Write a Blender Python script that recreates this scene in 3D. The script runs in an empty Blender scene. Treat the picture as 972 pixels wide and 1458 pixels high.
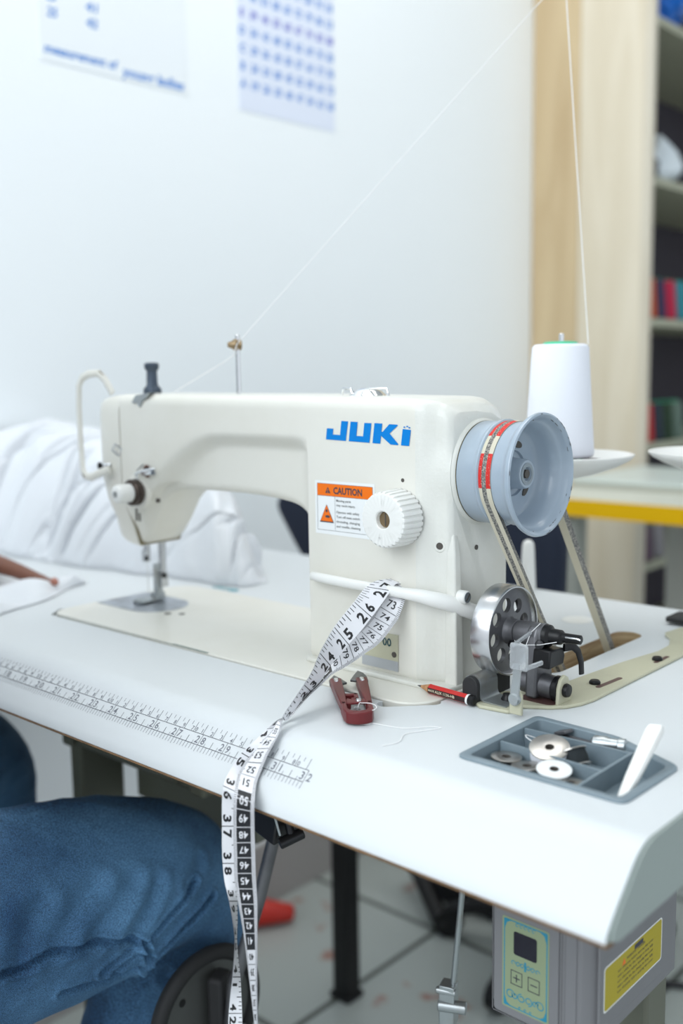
import bpy, bmesh, math, random
from mathutils import Vector, Matrix, Euler
random.seed(7)
S = 0.001                      # everything below is written in millimetres
D = bpy.data; COL = bpy.context.scene.collection
R = math.radians

# ---------------------------------------------------------------- materials
MATS = {}
def mat(name, col, rough=.5, metal=0., bump=None, vary=None, coat=0., trans=0., sheen=0., spec=.5, emit=None, alpha=1.):
    if name in MATS: return MATS[name]
    m = D.materials.new(name); m.use_nodes = True
    nt = m.node_tree; b = nt.nodes['Principled BSDF']
    c = tuple(col) + (1,)
    b.inputs['Base Color'].default_value = c
    b.inputs['Roughness'].default_value = rough
    b.inputs['Metallic'].default_value = metal
    b.inputs['Specular IOR Level'].default_value = spec
    b.inputs['Coat Weight'].default_value = coat
    b.inputs['Coat Roughness'].default_value = .12
    b.inputs['Transmission Weight'].default_value = trans
    b.inputs['Sheen Weight'].default_value = sheen
    b.inputs['Alpha'].default_value = alpha
    tc = nt.nodes.new('ShaderNodeTexCoord')
    if vary:                    # (scale, colour2, low, high, stretch)
        sc, c2, lo, hi = vary[:4]
        mp = nt.nodes.new('ShaderNodeMapping'); nt.links.new(tc.outputs['Object'], mp.inputs[0])
        if len(vary) > 4: mp.inputs['Scale'].default_value = vary[4]
        n = nt.nodes.new('ShaderNodeTexNoise'); n.inputs['Scale'].default_value = sc
        n.inputs['Detail'].default_value = 6; n.inputs['Roughness'].default_value = .6
        nt.links.new(mp.outputs[0], n.inputs[0])
        r = nt.nodes.new('ShaderNodeValToRGB')
        r.color_ramp.elements[0].position = lo; r.color_ramp.elements[0].color = c
        r.color_ramp.elements[1].position = hi; r.color_ramp.elements[1].color = tuple(c2) + (1,)
        nt.links.new(n.outputs[0], r.inputs[0]); nt.links.new(r.outputs[0], b.inputs['Base Color'])
    if bump:                    # (scale, strength, distance)
        n2 = nt.nodes.new('ShaderNodeTexNoise'); n2.inputs['Scale'].default_value = bump[0]
        n2.inputs['Detail'].default_value = 4
        nt.links.new(tc.outputs['Object'], n2.inputs[0])
        bp = nt.nodes.new('ShaderNodeBump'); bp.inputs['Strength'].default_value = bump[1]
        bp.inputs['Distance'].default_value = bump[2]
        nt.links.new(n2.outputs[0], bp.inputs['Height']); nt.links.new(bp.outputs[0], b.inputs['Normal'])
    if emit:
        b.inputs['Emission Color'].default_value = c; b.inputs['Emission Strength'].default_value = emit
    MATS[name] = m
    return m

M_cast = mat('cream_enamel', (.76,.745,.68), .38, bump=(420,.10,.0006), vary=(9,(.70,.68,.60),.45,.85), coat=.15)
M_castrough = mat('cream_enamel_rough', (.72,.72,.67), .42, bump=(330,.28,.0010), vary=(14,(.66,.65,.58),.45,.8), coat=.1)
M_table = mat('white_laminate', (.67,.70,.715), .42, spec=.3, bump=(900,.03,.0002), vary=(3,(.65,.68,.695),.4,.8))
M_sideedge = mat('grey_green_edging', (.33,.38,.36), .5, bump=(300,.1,.0003))
M_core = mat('brown_board_core', (.23,.13,.06), .8, vary=(60,(.12,.07,.035),.35,.7))
M_ply = mat('cut_plywood', (.55,.42,.25), .7, vary=(30,(.26,.16,.08),.4,.7,(.5,.5,9)))
M_ink = mat('printed_ink', (.05,.05,.07), .6)
M_tick = mat('printed_tick', (.17,.18,.21), .6)
M_black = mat('black_plastic', (.009,.009,.010), .35, spec=.3)
M_blackmetal = mat('blackened_steel', (.03,.03,.033), .35, metal=.6, bump=(200,.1,.0003))
M_rubber = mat('black_rubber', (.015,.015,.016), .7)
M_steel = mat('steel', (.55,.56,.57), .25, metal=1., bump=(120,.05,.0003))
M_chrome = mat('chrome', (.75,.76,.77), .12, metal=1.)
M_iron = mat('grey_cast_iron', (.17,.17,.18), .42, metal=.7, bump=(260,.25,.0006), vary=(22,(.09,.09,.10),.4,.7))
M_zinc = mat('zinc_plate', (.42,.45,.46), .35, metal=.85, vary=(40,(.34,.31,.27),.55,.75))
M_wheel = mat('blue_grey_enamel', (.37,.44,.51), .28, bump=(90,.05,.0005), vary=(13,(.32,.39,.47),.4,.7), coat=.3)
M_chip = mat('chipped_metal', (.08,.07,.06), .6)
M_white = mat('white_plastic', (.82,.82,.79), .35)
M_whitep = mat('white_paper', (.83,.87,.90), .7)
M_lilacp = mat('lilac_paper', (.74,.79,.91), .7)
M_blueink = mat('blue_marker', (.05,.22,.62), .7)
M_violetink = mat('violet_marker', (.10,.12,.55), .7)
M_blue = mat('logo_blue', (.0,.205,.62), .5, spec=.2)
M_orange = mat('label_orange', (.88,.17,.0), .4)
M_lab = mat('label_white', (.84,.86,.86), .4)
M_red = mat('red_lacquer', (.55,.012,.010), .28, coat=.3)
M_wood = mat('pencil_wood', (.50,.27,.12), .6, vary=(300,(.36,.18,.08),.4,.7))
M_graphite = mat('graphite', (.04,.04,.045), .4)
M_beltc = mat('belt_cream', (.62,.58,.46), .8, bump=(900,.3,.0004))
M_belts = mat('belt_stripe', (.10,.10,.10), .85, vary=(900,(.42,.40,.35),.45,.62))
M_beltr = mat('belt_red', (.62,.02,.015), .7, vary=(700,(.70,.62,.52),.60,.68))
M_tapew = mat('tape_white', (.80,.80,.83), .45)
M_tapeb = mat('tape_black', (.02,.02,.022), .45)
M_greytray = mat('blue_grey_plastic', (.19,.245,.28), .5, bump=(300,.1,.0003), vary=(40,(.23,.285,.32),.5,.8))
M_maroon = mat('maroon_enamel', (.13,.012,.014), .38, spec=.4)
M_plate = mat('cream_metal', (.50,.49,.36), .45, bump=(150,.08,.0004), vary=(20,(.42,.40,.30),.5,.8))
M_oil = mat('oily_rust', (.10,.05,.045), .4)
M_clear = mat('clear_plastic', (.85,.88,.90), .12, trans=.75)
M_spool = mat('white_thread', (.80,.82,.88), .8, bump=(1400,.4,.0004))
M_thread = mat('thread_white', (.85,.85,.85), .8)
M_green = mat('green_plastic', (.02,.55,.28), .4)
M_brass = mat('old_brass', (.30,.22,.13), .4, metal=.8)
M_box = mat('grey_housing', (.20,.20,.21), .5, bump=(500,.12,.0003))
M_panelg = mat('pale_green_film', (.27,.33,.20), .45)
M_filmblue = mat('film_blue', (.02,.24,.36), .45)
M_display = mat('dark_display', (.006,.004,.014), .15)
M_yellow = mat('yellow_label', (.45,.36,.008), .45)
M_tan = mat('skin_brown', (.19,.075,.045), .5, bump=(400,.15,.0005))
M_navy = mat('navy_fabric', (.010,.016,.035), .85)
M_darkfab = mat('black_fabric', (.010,.011,.015), .9)

def wood_material(nm, ca, cb):
    m = D.materials.new(nm); m.use_nodes = True; nt = m.node_tree; b = nt.nodes['Principled BSDF']
    tc = nt.nodes.new('ShaderNodeTexCoord'); mp = nt.nodes.new('ShaderNodeMapping')
    mp.inputs['Scale'].default_value = (6, 6, .7)
    nt.links.new(tc.outputs['Object'], mp.inputs[0])
    n = nt.nodes.new('ShaderNodeTexNoise'); n.inputs['Scale'].default_value = 2.2; n.inputs['Detail'].default_value = 8
    n.inputs['Distortion'].default_value = .5
    nt.links.new(mp.outputs[0], n.inputs[0])
    r = nt.nodes.new('ShaderNodeValToRGB')
    r.color_ramp.elements[0].position = .32; r.color_ramp.elements[0].color = ca+(1,)
    r.color_ramp.elements[1].position = .70; r.color_ramp.elements[1].color = cb+(1,)
    nt.links.new(n.outputs[0], r.inputs[0]); nt.links.new(r.outputs[0], b.inputs['Base Color'])
    b.inputs['Roughness'].default_value = .5
    return m
M_oak = wood_material('pale_oak_panel', (.60,.52,.38), (.72,.65,.52)); M_oakdark = wood_material('tan_oak_panel', (.46,.33,.18), (.66,.53,.33))
M_oaklight = mat('pale_oak', (.62,.57,.47), .5, vary=(3,(.52,.44,.32),.42,.75,(7,7,.5)))

def denim_material():
    m = D.materials.new('washed_denim'); m.use_nodes = True; nt = m.node_tree; b = nt.nodes['Principled BSDF']
    tc = nt.nodes.new('ShaderNodeTexCoord')
    n = nt.nodes.new('ShaderNodeTexNoise'); n.inputs['Scale'].default_value = 9; n.inputs['Detail'].default_value = 5
    nt.links.new(tc.outputs['Object'], n.inputs[0])
    r = nt.nodes.new('ShaderNodeValToRGB')
    r.color_ramp.elements[0].position = .34; r.color_ramp.elements[0].color = (.010,.05,.13,1)
    r.color_ramp.elements[1].position = .70; r.color_ramp.elements[1].color = (.10,.24,.42,1)
    nt.links.new(n.outputs[0], r.inputs[0])
    mp = nt.nodes.new('ShaderNodeMapping'); mp.inputs['Rotation'].default_value = (.3,.5,.6); mp.inputs['Scale'].default_value = (70,420,420)
    nt.links.new(tc.outputs['Object'], mp.inputs[0])
    n2 = nt.nodes.new('ShaderNodeTexNoise'); n2.inputs['Scale'].default_value = 4.; n2.inputs['Detail'].default_value = 3
    nt.links.new(mp.outputs[0], n2.inputs[0])
    mx = nt.nodes.new('ShaderNodeMix'); mx.data_type = 'RGBA'; mx.blend_type = 'OVERLAY'
    mx.inputs[0].default_value = .85
    r2 = nt.nodes.new('ShaderNodeValToRGB'); r2.color_ramp.elements[0].position = .36; r2.color_ramp.elements[0].color = (.14,.14,.14,1); r2.color_ramp.elements[1].position = .66; r2.color_ramp.elements[1].color = (.80,.80,.80,1)
    nt.links.new(n2.outputs[0], r2.inputs[0])
    nt.links.new(r.outputs[0], mx.inputs[6]); nt.links.new(r2.outputs[0], mx.inputs[7])
    nt.links.new(mx.outputs[2], b.inputs['Base Color'])
    bu = nt.nodes.new('ShaderNodeBump'); bu.inputs['Strength'].default_value = .3; bu.inputs['Distance'].default_value = .0007
    nt.links.new(n2.outputs[0], bu.inputs['Height']); nt.links.new(bu.outputs[0], b.inputs['Normal'])
    b.inputs['Roughness'].default_value = .85
    return m
M_denim = denim_material()

def floor_material():
    m = D.materials.new('pale_floor_tiles'); m.use_nodes = True; nt = m.node_tree; b = nt.nodes['Principled BSDF']
    tc = nt.nodes.new('ShaderNodeTexCoord')
    mp = nt.nodes.new('ShaderNodeMapping'); mp.inputs['Location'].default_value = (.19,.31,0)
    nt.links.new(tc.outputs['Object'], mp.inputs[0])
    br = nt.nodes.new('ShaderNodeTexBrick'); br.offset = 0
    br.inputs['Scale'].default_value = 1; br.inputs['Brick Width'].default_value = .4; br.inputs['Row Height'].default_value = .4
    br.inputs['Mortar Size'].default_value = .006; br.inputs['Mortar Smooth'].default_value = .1
    br.inputs['Color1'].default_value = (.42,.46,.44,1); br.inputs['Color2'].default_value = (.38,.42,.41,1)
    br.inputs['Mortar'].default_value = (.07,.08,.07,1)
    nt.links.new(mp.outputs[0], br.inputs[0])
    n = nt.nodes.new('ShaderNodeTexNoise'); n.inputs['Scale'].default_value = 13; n.inputs['Detail'].default_value = 4
    nt.links.new(tc.outputs['Object'], n.inputs[0])
    r = nt.nodes.new('ShaderNodeValToRGB')
    r.color_ramp.elements[0].position = .64; r.color_ramp.elements[0].color = (0,0,0,1)
    r.color_ramp.elements[1].position = .70; r.color_ramp.elements[1].color = (.8,.8,.8,1)
    nt.links.new(n.outputs[0], r.inputs[0])
    mx = nt.nodes.new('ShaderNodeMix'); mx.data_type = 'RGBA'
    nt.links.new(r.outputs[0], mx.inputs[0]); nt.links.new(br.outputs[0], mx.inputs[6])
    mx.inputs[7].default_value = (.30,.12,.08,1)
    nt.links.new(mx.outputs[2], b.inputs['Base Color']); b.inputs['Roughness'].default_value = .3
    return m

# ---------------------------------------------------------------- mesh builder
def arc(cx, cy, r, a0, a1, n=8):
    return [(cx + r*math.cos(R(a0+(a1-a0)*i/n)), cy + r*math.sin(R(a0+(a1-a0)*i/n))) for i in range(n+1)]
def rrect(x0, x1, y0, y1, r, n=6):
    return (arc(x1-r,y0+r,r,-90,0,n) + arc(x1-r,y1-r,r,0,90,n) + arc(x0+r,y1-r,r,90,180,n) + arc(x0+r,y0+r,r,180,270,n))
def lerp(a, b, t): return a + (b-a)*t
def interp(tab, x):
    if x <= tab[0][0]: return tab[0][1]
    for (x0,y0),(x1,y1) in zip(tab, tab[1:]):
        if x <= x1: return y1 if x1 == x0 else lerp(y0, y1, (x-x0)/(x1-x0))
    return tab[-1][1]
def smooth(t):
    t = max(0., min(1., t)); return t*t*(3-2*t)

class MB:
    def __init__(s): s.v = []; s.f = []; s.m = []
    def add(s, vs, fs, mi=0):
        o = len(s.v); s.v += [Vector(v) for v in vs]
        s.f += [tuple(i+o for i in f) for f in fs]; s.m += [mi]*len(fs)
        return s
    def box(s, x0, x1, y0, y1, z0, z1, mi=0):
        v = [(x,y,z) for x in (x0,x1) for y in (y0,y1) for z in (z0,z1)]
        return s.add(v, [(0,1,3,2),(4,6,7,5),(0,4,5,1),(2,3,7,6),(0,2,6,4),(1,5,7,3)], mi)
    def obox(s, c, ax, ay, az, mi=0):
        c, ax, ay, az = Vector(c), Vector(ax), Vector(ay), Vector(az)
        v = [c+ax*i+ay*j+az*k for i in (-1,1) for j in (-1,1) for k in (-1,1)]
        return s.add(v, [(0,1,3,2),(4,6,7,5),(0,4,5,1),(2,3,7,6),(0,2,6,4),(1,5,7,3)], mi)
    def rings(s, rs, mi=0, cap=True, closed=False):
        n = len(rs[0]); vs = [p for r in rs for p in r]; fs = []
        m = len(rs)
        for i in range(m if closed else m-1):
            a = i*n; b = ((i+1) % m)*n
            for j in range(n):
                k = (j+1) % n; fs.append((a+j, a+k, b+k, b+j))
        if cap and not closed:
            fs.append(tuple(range(n))[::-1]); fs.append(tuple(range((m-1)*n, m*n)))
        return s.add(vs, fs, mi)
    def prism(s, pts, a, b, axis='z', mi=0):
        if axis == 'z': rs = [[(x,y,h) for x,y in pts] for h in (a,b)]
        elif axis == 'y': rs = [[(x,h,y) for x,y in pts] for h in (a,b)]
        else: rs = [[(h,x,y) for x,y in pts] for h in (a,b)]
        return s.rings(rs, mi)
    def lathe(s, c, axis, prof, n=32, mi=0, cap=True, ref=None):
        c = Vector(c); ax = Vector(axis).normalized()
        u = ax.orthogonal().normalized(); w = ax.cross(u)
        rs = [[c + ax*h + (u*math.cos(2*math.pi*k/n) + w*math.sin(2*math.pi*k/n))*max(r,.001) for k in range(n)] for h, r in prof]
        return s.rings(rs, mi, cap)
    def cyl(s, p0, p1, r0, r1=None, n=20, mi=0, bev=0):
        p0, p1 = Vector(p0), Vector(p1); L = (p1-p0).length
        if r1 is None: r1 = r0
        pr = [(0,r0),(L,r1)] if not bev else [(0,r0-bev),(bev,r0),(L-bev,r1),(L,r1-bev)]
        return s.lathe(p0, p1-p0, pr, n, mi)
    def tube(s, pts, r, n=10, mi=0, closed=False, flat=None, up=None):
        pts = [Vector(p) for p in pts]; m = len(pts); rs = []
        prev = None
        for i, p in enumerate(pts):
            if closed: t = pts[(i+1) % m]-pts[i-1]
            else: t = pts[min(i+1,m-1)]-pts[max(i-1,0)]
            t.normalize()
            if up is not None: a = Vector(up)
            elif prev is not None: a = prev
            else: a = t.orthogonal()
            a = (a - t*a.dot(t)).normalized(); prev = a; b = t.cross(a)
            rr = r[i] if isinstance(r,(list,tuple)) else r
            fa, fb = flat if flat else (1,1)
            rs.append([p + a*rr*fa*math.cos(2*math.pi*k/n) + b*rr*fb*math.sin(2*math.pi*k/n) for k in range(n)])
        return s.rings(rs, mi, True, closed)
    def sphere(s, c, r, n=16, mi=0, sc=(1,1,1), h0=-90, h1=90):
        rs = []
        for i in range(n//2+1):
            a = R(h0+(h1-h0)*i/(n//2)); q = max(math.cos(a),.002)
            rs.append([(c[0]+r*sc[0]*q*math.cos(2*math.pi*k/n), c[1]+r*sc[1]*q*math.sin(2*math.pi*k/n), c[2]+r*sc[2]*math.sin(a)) for k in range(n)])
        return s.rings(rs, mi)
    def build(s, name, mats, parent=None, smooth_ang=35, bevel=0, seg=2, subsurf=0, loc=None, rot=None):
        o0 = ROOTLOC.get(parent.name, Vector((0,0,0))) if parent else Vector(loc if loc is not None else (0,0,0))
        me = D.meshes.new(name)
        me.from_pydata([(v-o0)*S for v in s.v], [], s.f)
        if not isinstance(mats, (list,tuple)): mats = [mats]
        for m_ in mats: me.materials.append(m_)
        for p, mi in zip(me.polygons, s.m): p.material_index = mi
        bm = bmesh.new(); bm.from_mesh(me); bmesh.ops.recalc_face_normals(bm, faces=bm.faces); bm.to_mesh(me); bm.free()
        for p in me.polygons: p.use_smooth = True
        me.set_sharp_from_angle(angle=R(smooth_ang))
        o = D.objects.new(name, me); COL.objects.link(o)
        if parent: o.parent = parent; ROOTLOC[o.name] = o0
        else: o.location = o0*S; ROOTLOC[o.name] = o0
        if bevel:
            b = o.modifiers.new('bevel','BEVEL'); b.width = bevel*S; b.segments = seg; b.limit_method = 'ANGLE'; b.angle_limit = R(40)
            b.harden_normals = False
        if subsurf:
            q = o.modifiers.new('sub','SUBSURF'); q.levels = subsurf; q.render_levels = subsurf
        return o
ROOTLOC = {}
def thing(name, label, cat, loc=(0,0,0), group=None):
    o = D.objects.new(name, None); COL.objects.link(o); o.location = Vector(loc)*S
    o.empty_display_size = .02
    o['label'] = label; o['category'] = cat
    if group: o['group'] = group
    ROOTLOC[o.name] = Vector(loc)
    return o
def tag(o, label, cat, group=None, kind=None):
    o['label'] = label; o['category'] = cat
    if group: o['group'] = group
    if kind: o['kind'] = kind
    return o
def struct(o): o['kind'] = 'structure'; return o
def bake(o):
    dg = bpy.context.evaluated_depsgraph_get(); dg.update()
    me = D.meshes.new_from_object(o.evaluated_get(dg)); old = o.data
    o.modifiers.clear(); o.data = me
    return me
def cut(o, cutter_mb, name='cutter'):
    c = cutter_mb.build(name, [M_ply]); c.location = (0,0,0)
    bpy.context.view_layer.update()
    md = o.modifiers.new('b','BOOLEAN'); md.operation = 'DIFFERENCE'; md.object = c; md.solver = 'EXACT'
    bake(o); D.objects.remove(c)

# ---------------------------------------------------------------- lettering
GL = {}
def glyph(ch, bold=0., extr=0.):
    key = (ch, bold)
    if key in GL: return GL[key]
    cu = D.curves.new('g','FONT'); cu.body = ch; cu.size = 1; cu.offset = bold; cu.resolution_u = 2; cu.fill_mode = 'FRONT'
    o = D.objects.new('g', cu); COL.objects.link(o); bpy.context.view_layer.update()
    dg = bpy.context.evaluated_depsgraph_get()
    me = D.meshes.new_from_object(o.evaluated_get(dg))
    r = ([(v.co.x, v.co.y) for v in me.vertices], [tuple(p.vertices) for p in me.polygons])
    D.objects.remove(o); D.curves.remove(cu); D.meshes.remove(me)
    GL[key] = r
    return r
def text2d(body, bold=0.):
    """mesh of a word centred on its own box, cap height 1"""
    v, f = glyph(body, bold)
    if not v: return [], [], 0
    xs = [a for a,_ in v]; ys = [b for _,b in v]
    cx = (min(xs)+max(xs))/2; k = 1/.70
    return [((a-cx)*k, (b-.35)*k) for a,b in v], f, (max(xs)-min(xs))*k
def put_text(mb, body, fn, h, mi=0, bold=0., width=None, slant=0.):
    """fn maps (x right, y up) in mm to a 3d point"""
    v, f, w = text2d(body, bold)
    if not v: return
    kx = h if width is None else width/w
    mb.add([fn(a*kx + slant*b*h, b*h) for a,b in v], f, mi)
# ================================================================ ROOM
XW = -505; ZF = -797; ZC = 1900; XR = 3600; YB = 3000; YF = -2600
M_wall = mat('white_wall_paint', (.885,.925,.945), .55, bump=(60,.05,.0008), vary=(1.2,(.86,.905,.93),.4,.8))
M_skirt = mat('grey_skirting', (.36,.34,.33), .5)
M_ceil = mat('ceiling_white', (.82,.83,.83), .8)
struct(MB().box(XW-60, XW, YF, YB, ZF, ZC).build('wall_left', M_wall))
struct(MB().box(XW-60, XR, YB, YB+60, ZF, ZC).build('wall_back', M_wall))
struct(MB().box(XW-60, XR, YF, YB+60, ZF-60, ZF).build('floor', floor_material()))
struct(MB().box(XW-60, XR, YF, YB+60, ZC, ZC+60).build('ceiling', M_ceil))
struct(MB().box(XW, XW+8, YF, 1700, ZF, ZF+128).build('baseboard_left', M_skirt, bevel=2))

# ================================================================ SEWING TABLE
TH = R(43); YK = -92.3
def prof(t):
    """point and normal (Y,Z) of the table top at arc length t from the flat/slope tangent start"""
    Rr = 30.; T = Rr*math.tan(TH/2); y0 = YK + T
    if t < 0: return (y0 - t*1.0, 0.), (0.,1.)
    if t < Rr*TH:
        a = t/Rr; return (y0 - Rr*math.sin(a), -Rr*(1-math.cos(a))), (-math.sin(a), math.cos(a))
    q = t - Rr*TH; ye, ze = y0-Rr*math.sin(TH), -Rr*(1-math.cos(TH))
    return (ye - q*math.cos(TH), ze - q*math.sin(TH)), (-math.sin(TH), math.cos(TH))
T0 = None                       # arc length where the ruler's upper line lies (Y=-106.5)
for i in range(4000):
    t = i*.02
    if prof(t)[0][0] <= -106.5: T0 = t; break
table = thing('sewing_table', 'white laminate sewing table with a rounded front edge and a printed ruler', 'table', (90,130,ZF))
XL, XT = -497, 673
top_prof = [(400,0)] + [prof(t)[0] for t in [-2]+[i*1.6 for i in range(0, 15)]] + [prof(T0+12)[0], prof(T0+16.5)[0]]
outline = top_prof + [(-125.2,-31.5), (-127.6,-35.0), (-128.4,-38.2), (-127.4,-39.8), (-122,-40.2), (400,-40.2)]
tt = MB(); tt.prism([(y,z) for y,z in outline], XL, XT, 'x')
top = tt.build('tabletop', [M_table, M_ply, M_sideedge, M_core, M_ink, M_tick], table, smooth_ang=30)
# openings: machine bed well, finger notches at its corners, belt slot, tray well
cb = MB().prism(rrect(-14,463,-2,180.5,27), -60, 20)
cb2 = MB().prism(rrect(466,492,132,291,12.9), -60, 20)
cb3 = MB().prism([(537,-53),(536,34),(594,31.5),(643,9),(642,-53)], -60, 20)
cb4 = MB()
def capsule(ax, ay, bx, by, r):
    a = math.degrees(math.atan2(by-ay, bx-ax))
    return arc(bx,by,r,a-90,a+90,10) + arc(ax,ay,r,a+90,a+270,10)
cb4.prism(capsule(436,-5,459,19,6.5), -60, 20)
cb5 = MB().prism(capsule(-10,19,2,4,6), -60, 20)
top.location = (0,0,0)
def cut_local(o, mb):
    c = mb.build('cutter', [M_ply]); c.location = -ROOTLOC['sewing_table']*S
    c.location = (ROOTLOC[table.name])*S*0
    bpy.context.view_layer.update()
    md = o.modifiers.new('b','BOOLEAN'); md.operation = 'DIFFERENCE'; md.object = c; md.solver = 'EXACT'
    bake(o); D.objects.remove(c)
table_loc = ROOTLOC['sewing_table']
bpy.context.view_layer.update()
for c_ in (cb, cb2, cb3, cb4, cb5): cut_local(top, c_)
# cut walls show plywood, the right end shows its edging
for p in top.data.polygons:
    n = p.normal; c = p.center/S + table_loc
    if n.x > .9 and c.x > 670: p.material_index = 2
    elif abs(n.z) < .2 and -13.9 < c.y < 385 and XL+3 < c.x < 668: p.material_index = 1 if c.x > 464 and c.x < 494 else 0
    elif n.z < -.9: p.material_index = 3
# printed ruler joined into the same mesh
rk = MB(); X0 = -355.8
def P(x, t, off=.12):
    (y, z), (ny, nz) = prof(t); return (x, y+ny*off, z+nz*off)
def strip(x0, x1, t0, t1, mi=0, n=1):
    for i in range(n):
        a, b = lerp(t0,t1,i/n), lerp(t0,t1,(i+1)/n)
        rk.add([P(x0,a),P(x1,a),P(x1,b),P(x0,b)], [(0,1,2,3)], mi)
strip(X0, X0+25.4*32, T0-.2, T0+.2, 4); strip(X0, X0+25.4*32, T0+7.95, T0+8.38, 4)
for i in range(8*32+1):
    x = X0 + i*25.4/8; w = .13
    k = (i % 8)*2
    w = .19; strip(x-w, x+w, T0+8.2, T0+(13.2 if k == 0 else 12.6), 5)
    if k == 0: strip(x-w, x+w, T0, T0+8, 4)
    elif k == 8: strip(x-w, x+w, T0+3.2, T0+8, 4)
    elif k in (4,12): strip(x-w, x+w, T0+5.6, T0+8, 5)
for i in range(1, 163):
    x = X0 + i*5; w = .18
    if i % 2 == 0: strip(x-w, x+w, T0-7.6, T0, 4, 4)
    else: strip(x-w, x+w, T0-7.6, T0-4.6, 5, 2)
for n_ in range(8, 33):
    s_ = str(n_)
    for ch, dx in zip(s_, (-3.1, 3.1) if len(s_) == 2 else (-3.1,)):
        put_text(rk, ch, lambda x, y, n_=n_, dx=dx: P(X0+25.4*n_+dx+x, T0+4.3-y), 5.4, 5, .012)
for c_ in range(20, 81):
    s_ = str(c_ % 10) if c_ % 10 else str(c_)
    for j, ch in enumerate(s_):
        dx = -1.9 if len(s_) == 1 else (-2.2 if j == 0 else 2.0)
        put_text(rk, ch, lambda x, y, c_=c_, dx=dx: P(X0+10*c_+dx+x, T0-2.3-y), 3.2, 5, .012)
bm = bmesh.new(); bm.from_mesh(top.data)
vs = [bm.verts.new((Vector(v)-table_loc)*S) for v in rk.v]
for f, mi in zip(rk.f, rk.m):
    try: q = bm.faces.new([vs[i] for i in f]); q.material_index = mi
    except ValueError: pass
bm.to_mesh(top.data); bm.free()
top.data.set_sharp_from_angle(angle=R(30))
# right end band and exposed brown board along the lip
end = [(y,z) for y,z in outline if y <= 400]
MB().prism([(y*1.0+(3.2 if y < 0 else 0), z-.6) for y,z in outline[:-6]] + [(-123,-33),(-124.5,-38),(-117,-40.8),(400,-40.8)], XT, XT+1.6, 'x').build('edge_band', M_sideedge, table, smooth_ang=25)
MB().prism([(-128.0,-38.9),(-129.2,-39.4),(-128,-40.7),(-121,-41.2),(-121,-39)], XL, XT+.6, 'x').build('exposed_board_edge', M_core, table)
gr = MB(); gr.lathe((418,301,-1), (0,0,1), [(0,15),(1.6,15),(1.9,14.4),(1.3,13.2),(1.3,2)], 40)
gr.build('round_flush_plug', M_white, table)
# steel stand under the table
M_stand = mat('olive_grey_steel', (.13,.135,.10), .5)
for x in (-62,):
    f = MB(); f.box(x-9,x+13,56,112,ZF+40,-40); f.box(x-14,x+16,-20,360,-58,-40.4); f.box(x-20,x+20,-60,370,ZF+1,ZF+41)
    f.build('leg_frame', M_stand, table, bevel=3)
f = MB(); f.box(550,586,108,142,ZF+40,-40.4); f.box(550,586,104,190,-56,-40.4); f.box(546,590,-20,370,ZF+1,ZF+41)
f.build('leg_frame', M_stand, table, bevel=3)

# oil pan of the machine hanging in the well
pan = MB(); pan.box(-30,196,28,170,-148,-41); pan.box(-30,-12,21,30,-148,-41); pan.box(176,196,22,30,-148,-41)
pan.box(4,158,22,29,-144,-84); pan.box(-30,165,114,168,-235,-147); pan.box(4,158,23,29,-74,-60)
tag(pan.build('oil_pan', M_stand, None, bevel=4, loc=(200,90,-165)), 'olive grey steel oil pan hanging under the sewing machine', 'oil pan')

# ================================================================ MACHINE
mc = thing('sewing_machine', 'cream industrial sewing machine with blue lettering and a blue-grey handwheel', 'sewing machine', (230,90,1))
bed = MB(); bed.prism(rrect(-12,461,.3,178.5,26), -34, 1.0)
bed.build('bed', M_cast, mc, bevel=1.0)
# casting: one loft along X
def yf(x):
    if x > 427: return interp([(427,42),(432,43.4),(437,46.6),(442,50),(447,50.5),(450,52),(452.5,56)], x)
    return interp([(8,62),(14,54),(24,49.5),(40,47.5),(300,43),(330,42)], x)
def ybk(x): return interp([(8,120),(14,126),(24,129),(40,130),(140,130),(200,134),(425,134),(440,130),(452.5,124)], x)
def ztop(x): return interp([(8,205),(12,211),(22,216),(40,218),(300,217),(420,215.5),(436,214),(445,211),(452.5,205)], x)
def zbot(x):
    return interp([(8,70),(20,67),(45,65),(56,66.5),(66,71),(74,78),(82,88),(90,101),(97,111.5),(104,118.5),(112,123.5),(124,127),(140,129),(184,130),(226,130.5),(270,128),(288,124.5),(298,120),(305,113.5),(311,104),(314,92),(315.5,80)], x)
def zch(x): return interp([(8,112),(50,114),(80,120),(99,130),(114,142),(134,153),(157,164),(172,172),(187,177.5),(205,180),(316,180)], x)
def chd(x): return interp([(8,14),(60,19),(110,17),(150,16),(200,15),(298,14.5),(306,12),(313,4),(317,0)], x)
def cbk(x): return interp([(8,12),(60,16),(110,12),(170,2),(316,0)], x)
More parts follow.
